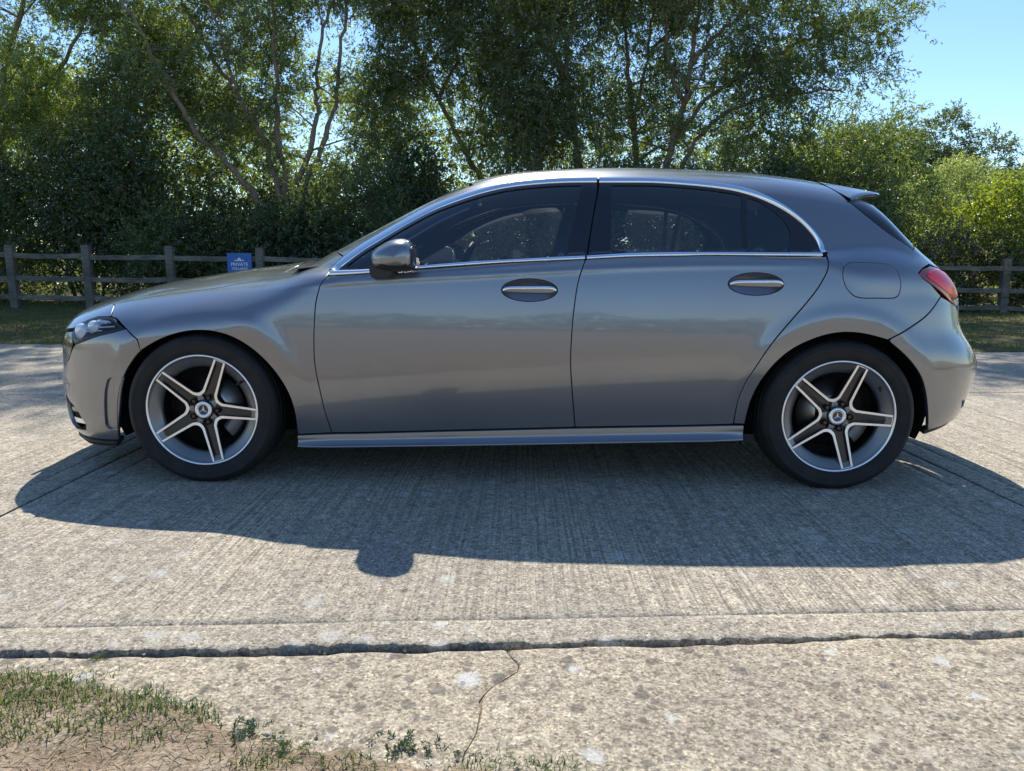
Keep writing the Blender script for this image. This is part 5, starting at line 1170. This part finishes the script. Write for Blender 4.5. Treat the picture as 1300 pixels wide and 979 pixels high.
bush('bright_shrub', 'bright lime-green shrub tucked between pale bush and rear window', 8.0, 13.0, .8, .7, 2.0, 1100, M_BRIGHT, .07, .036, 43, nz=(1.8, .25, 19), ells=[(8.0, 13, 1.5, .6, .6, .55), (8.8, 13, 1.2, .6, .6, .7), (7.4, 13., 1.2, .6, .6, .6)])
bush('bramble', 'straggling pale bramble grown through the fence behind the tail light', 8.9, 11.6, 1.4, .6, 1.5, 1900, M_BRAMBLE, .065, .045, 44, nz=(2., .25, 21), ells=[(8.6, 11.6, .7, 1.2, .5, .7), (9.8, 11.5, .6, 1.3, .5, .65), (9.0, 11.7, 1.2, .8, .4, .5), (11.2, 11.5, .6, 1.2, .5, .6), (7.2, 11.7, .6, 1.0, .5, .6)])
tree('far_tree', 'distant tree low on the skyline at the right edge', [[(24.2, 1.5), (24.4, 3.4), (24.5, 4.6)], [(24.4, 3.), (25.5, 4.2)]], 33., .14, [(24.5, 33, 4.3, 1.6, 1.4, 1.2), (26.5, 33, 4.4, 1.8, 1.4, 1.2), (22.3, 33, 3.6, 1.6, 1.2, 1.3)], 1800, M_BGTREE, .15, .06, 32, twig=.5, k=12, side=2, nz=(.8, .33, 23))
# sunlit growth beyond the trees, reading as one mass through the gaps
rng = np.random.default_rng(77); E = [(x, 19 + 2 * math.sin(x), 2.6 + .9 * math.sin(x * 1.7), 2.3, 1.3, 2.9) for x in np.arange(-20, 9, 2.0)]
E += [(x, 21., 5.2 + .8 * math.sin(x * 2.1), 2.0, 1.3, 1.9) for x in np.arange(-19, -2, 2.2)]
O, d = blob_points(12000, E, rng, .6, (.6, .30, 25)); P, ld = twig_leaves(O, unit(d + rng.normal(size=d.shape) * .5), .5, 11, rng)
fw_ = link('far_undergrowth', leaves_mesh('far_undergrowth', P, ld, .11, .05, rng), M_WILLOW_LT); tag(fw_, 'sunlit light green undergrowth seen in gaps behind the willows', 'undergrowth', kind='stuff')

E = [(x, 17 + 1.5 * math.sin(x), 2.4 + .8 * math.sin(x * 1.3), 2.4, 1.5, 2.6 + .6 * math.sin(x * .8)) for x in np.concatenate([np.arange(-46, -15, 2.4), np.arange(20, 48, 2.4)])]
O, d = blob_points(6500, E, rng, .6, (.6, .28, 27)); P, ld = twig_leaves(O, unit(d + rng.normal(size=d.shape) * .5), .6, 10, rng)
wd_ = link('boundary_thicket', leaves_mesh('boundary_thicket', P, ld, .16, .08, rng), M_DARKLEAF); tag(wd_, 'leafy thicket carrying on along the fence line beyond both sides', 'thicket', kind='stuff')
E = [(x, -46 + 2 * math.sin(x * .3), 1.6 + .5 * math.sin(x * .7), 3.4, 1.5, 2.2 + .7 * math.sin(x * .45)) for x in np.arange(-70, 71, 3.2)]
O, d = blob_points(14000, E, rng, .6); P, ld = twig_leaves(O, unit(d + rng.normal(size=d.shape) * .5), .9, 9, rng)
hg = link('distant_hedge', leaves_mesh('distant_hedge', P, ld, .24, .17, rng), M_DARKLEAF); tag(hg, 'distant hedge line mirrored as a dark band in the car doors', 'hedge', kind='stuff')

# ------------------------------------------------------------------ grass and weeds
def blades(name, O, ht, wd, rng, lean=.5, mat=None, label=None, bend=.35):
    n = len(O); a = rng.random(n) * 2 * np.pi; dr = np.stack([np.cos(a), np.sin(a), 0 * a], 1); s = np.stack([-np.sin(a), np.cos(a), 0 * a], 1)
    ht = ht * (.5 + rng.random((n, 1))); w = wd * (.6 + .8 * rng.random((n, 1))); ln_ = lean * rng.random((n, 1)); up = np.array([0, 0, 1.])
    m = O + up * ht * .55 + dr * ht * ln_ * .4; t = O + up * ht * (1 - .35 * ln_) + dr * ht * ln_ * (1 + bend)
    V = np.stack([O - s * w / 2, O + s * w / 2, m + s * w * .4, m - s * w * .4, t], 1).reshape(-1, 3); i = np.arange(n)[:, None] * 5
    F = np.vstack([i + [0, 1, 2], i + [0, 2, 3], i + [3, 2, 4]])
    o = link(name, mesh_np(name, V, F, False), mat); tag(o, label, 'grass' if label else None, kind='stuff'); return o
M_GRASS = leaf_mat('grass_blade', (.075, .115, .030), (.16, .26, .03), (.24, .19, .09), .5, .4, .02); M_DRY = leaf_mat('dry_stalk', (.34, .27, .17), (.25, .20, .10), None, .6, .2, .015)
rng = np.random.default_rng(5)
def patch(n, x0, x1, y0, y1, th, sc, seed):
    P = np.stack([rng.uniform(x0, x1, n), rng.uniform(y0, y1, n)], 1); return P[vnoise(P[:, 0], P[:, 1], sc, seed) > th]
A = np.vstack([patch(26000, -13, -3.8, 4.16, 11.6, .22, .9, 71), patch(22000, 4.2, 14, 4.2, 11.6, .26, .9, 72)])
M_LAWNG = leaf_mat('lawn_blade', (.13, .14, .050), (.20, .24, .05), (.36, .28, .14), .5, .35, .02)
lz = -.02 + .05 * (vnoise(A[:, 0], A[:, 1], .4, 3) - .5) * sstep(5, 8, A[:, 1]) - .11 * (1 - sstep(3.9, 4.7, A[:, 1]))
blades('lawn_grass', np.column_stack([A, np.maximum(lz, -.06)]), .045, .009, rng, 1.1, M_LAWNG, 'short rough grass between the concrete and the fence')
# near tufts on the soil
C = [(-1.14, -2.44, .09, 260), (-1.02, -2.42, .08, 240), (-1.25, -2.50, .12, 420), (-1.08, -2.53, .10, 320), (-.95, -2.50, .07, 160), (-.84, -2.49, .055, 150), (-.78, -2.53, .05, 120), (-.70, -2.525, .06, 170), (-.92, -2.62, .07, 150), (-1.05, -2.66, .08, 200), (-.75, -2.62, .05, 90), (-.66, -2.56, .035, 60), (-.5, -2.70, .05, 80), (.0, -2.672, .035, 90), (.05, -2.685, .03, 70), (.10, -2.69, .05, 120), (-.05, -2.685, .045, 110), (-.3, -2.70, .06, 70), (-.85, -2.56, .06, 120), (.2, -2.745, .06, 120)]
O = np.vstack([np.column_stack([rng.normal(x, r * .55, n), rng.normal(y, r * .38, n)]) for x, y, r, n in [(a_, b_, c_ * 1.15, int(d_ * .85)) for a_, b_, c_, d_ in C]]); O = np.column_stack([O, soil_z(O[:, 0], O[:, 1]) - .004])
blades('verge_grass', O, .022, .0028, rng, 1.2, M_GRASS, 'green grass tufts growing on the bare soil at the lower left')
n = 9000; q = np.column_stack([rng.uniform(-1.7, .4, n), rng.uniform(-3.2, -2.36, n)]); q = q[q[:, 1] < np.interp(q[:, 0], VB[:, 0], VB[:, 1]) - .02]; q = np.column_stack([q, soil_z(q[:, 0], q[:, 1]) + .002])
a = rng.random(len(q)) * 2 * np.pi; l = .006 + .022 * rng.random(len(q)) ** 2; dv = np.stack([np.cos(a) * l, np.sin(a) * l, rng.normal(size=len(q)) * .003], 1); sv = np.stack([-np.sin(a), np.cos(a), 0 * a], 1) * .0008
V = np.stack([q - dv - sv, q - dv + sv, q + dv + sv, q + dv - sv + [0, 0, .001]], 1).reshape(-1, 3)
o = link('straw_litter', mesh_np('straw_litter', V, np.arange(len(V)).reshape(-1, 4), False), M_DRY); tag(o, 'dry straw litter scattered over the bare soil', 'straw', kind='stuff')
n = 900; q = np.column_stack([rng.uniform(-1.7, 1.5, n), rng.uniform(-3.0, -2.25, n)]); dd = np.abs(q[:, 1] - jy(0, q[:, 0]) + .02); q = q[(q[:, 1] < np.interp(q[:, 0], VB[:, 0], VB[:, 1]) + .03) | (dd < .012)]
zz = np.maximum(soil_z(q[:, 0], q[:, 1]), old_top(q[:, 0], q[:, 1])); g = Geo()
for (x, y), z in zip(q, zz):
    r = .0015 + .005 * rng.random() ** 3; v = unit(rng.normal(size=(6, 3))) * r * rng.uniform(.6, 1.2, (6, 1)); v = np.array([[r, 0, 0], [-r, 0, 0], [0, r, 0], [0, -r, 0], [0, 0, r * .8], [0, 0, -r]]) * rng.uniform(.7, 1.3, (6, 3))
    g.add(v + [x, y, z + r * .3], [(0, 2, 4), (2, 1, 4), (1, 3, 4), (3, 0, 4), (2, 0, 5), (1, 2, 5), (3, 1, 5), (0, 3, 5)])
o = g.obj('gravel', M_OLD); tag(o, 'small loose grit lying on soil and in the joint', 'gravel', kind='stuff')
M_WEED = leaf_mat('weed_leaf', (.075, .115, .055), (.12, .20, .05), None, .45, .3); M_WEEDG = leaf_mat('yellow_weed_leaf', (.13, .17, .035), (.22, .28, .04), None, .45, .3)
def weed(label, x, y, n, ln, mat, seed, r=.03):
    rg = np.random.default_rng(seed); z = float(soil_z(np.array(x), np.array(y))); t = empty('weed', (x, y, z)); V = []; F = []
    P = rg.normal(size=(n, 3)) * [r, r * .7, 0]; D = unit(np.column_stack([rg.normal(size=(n, 2)), .5 + rg.random(n)]))
    Q = []; DD = []
    for p, d in zip(P, D):    # feathery leaves: pinnate leaflets along a rib
        for s in np.linspace(.1, 1, 9):
            for sg in (-1, 1):
                b_ = p + d * ln * s - np.array([0, 0, ln * .5 * s * s]); sd_ = np.cross(d, [0, 0, 1.]); Q.append(b_); DD.append(d * .7 + sg * sd_ + rg.normal(size=3) * .2)
    link('leaves', leaves_mesh('leaves', np.array(Q) + [0, 0, .004], np.array(DD), ln * .28, ln * .09, rg), mat, t); tag(t, label, 'weed', 'weeds on the verge')
weed('low grey-green feathery weed alone on bare soil, lower left', -.545, -2.615, 24, .034, M_WEED, 1)
weed('feathery green weed at the concrete edge, left of the pair', -.225, -2.635, 22, .036, M_WEED, 2)
weed('feathery green weed at the concrete edge, right of the pair', -.165, -2.655, 20, .034, M_WEED, 3)
weed('yellowish weed at the bottom edge beside the soil patch', -.435, -2.675, 18, .03, M_WEEDG, 4)
weed('tiny green weed growing in the slab joint at left', -1.02, -2.318, 10, .028, M_WEEDG, 5, .014)
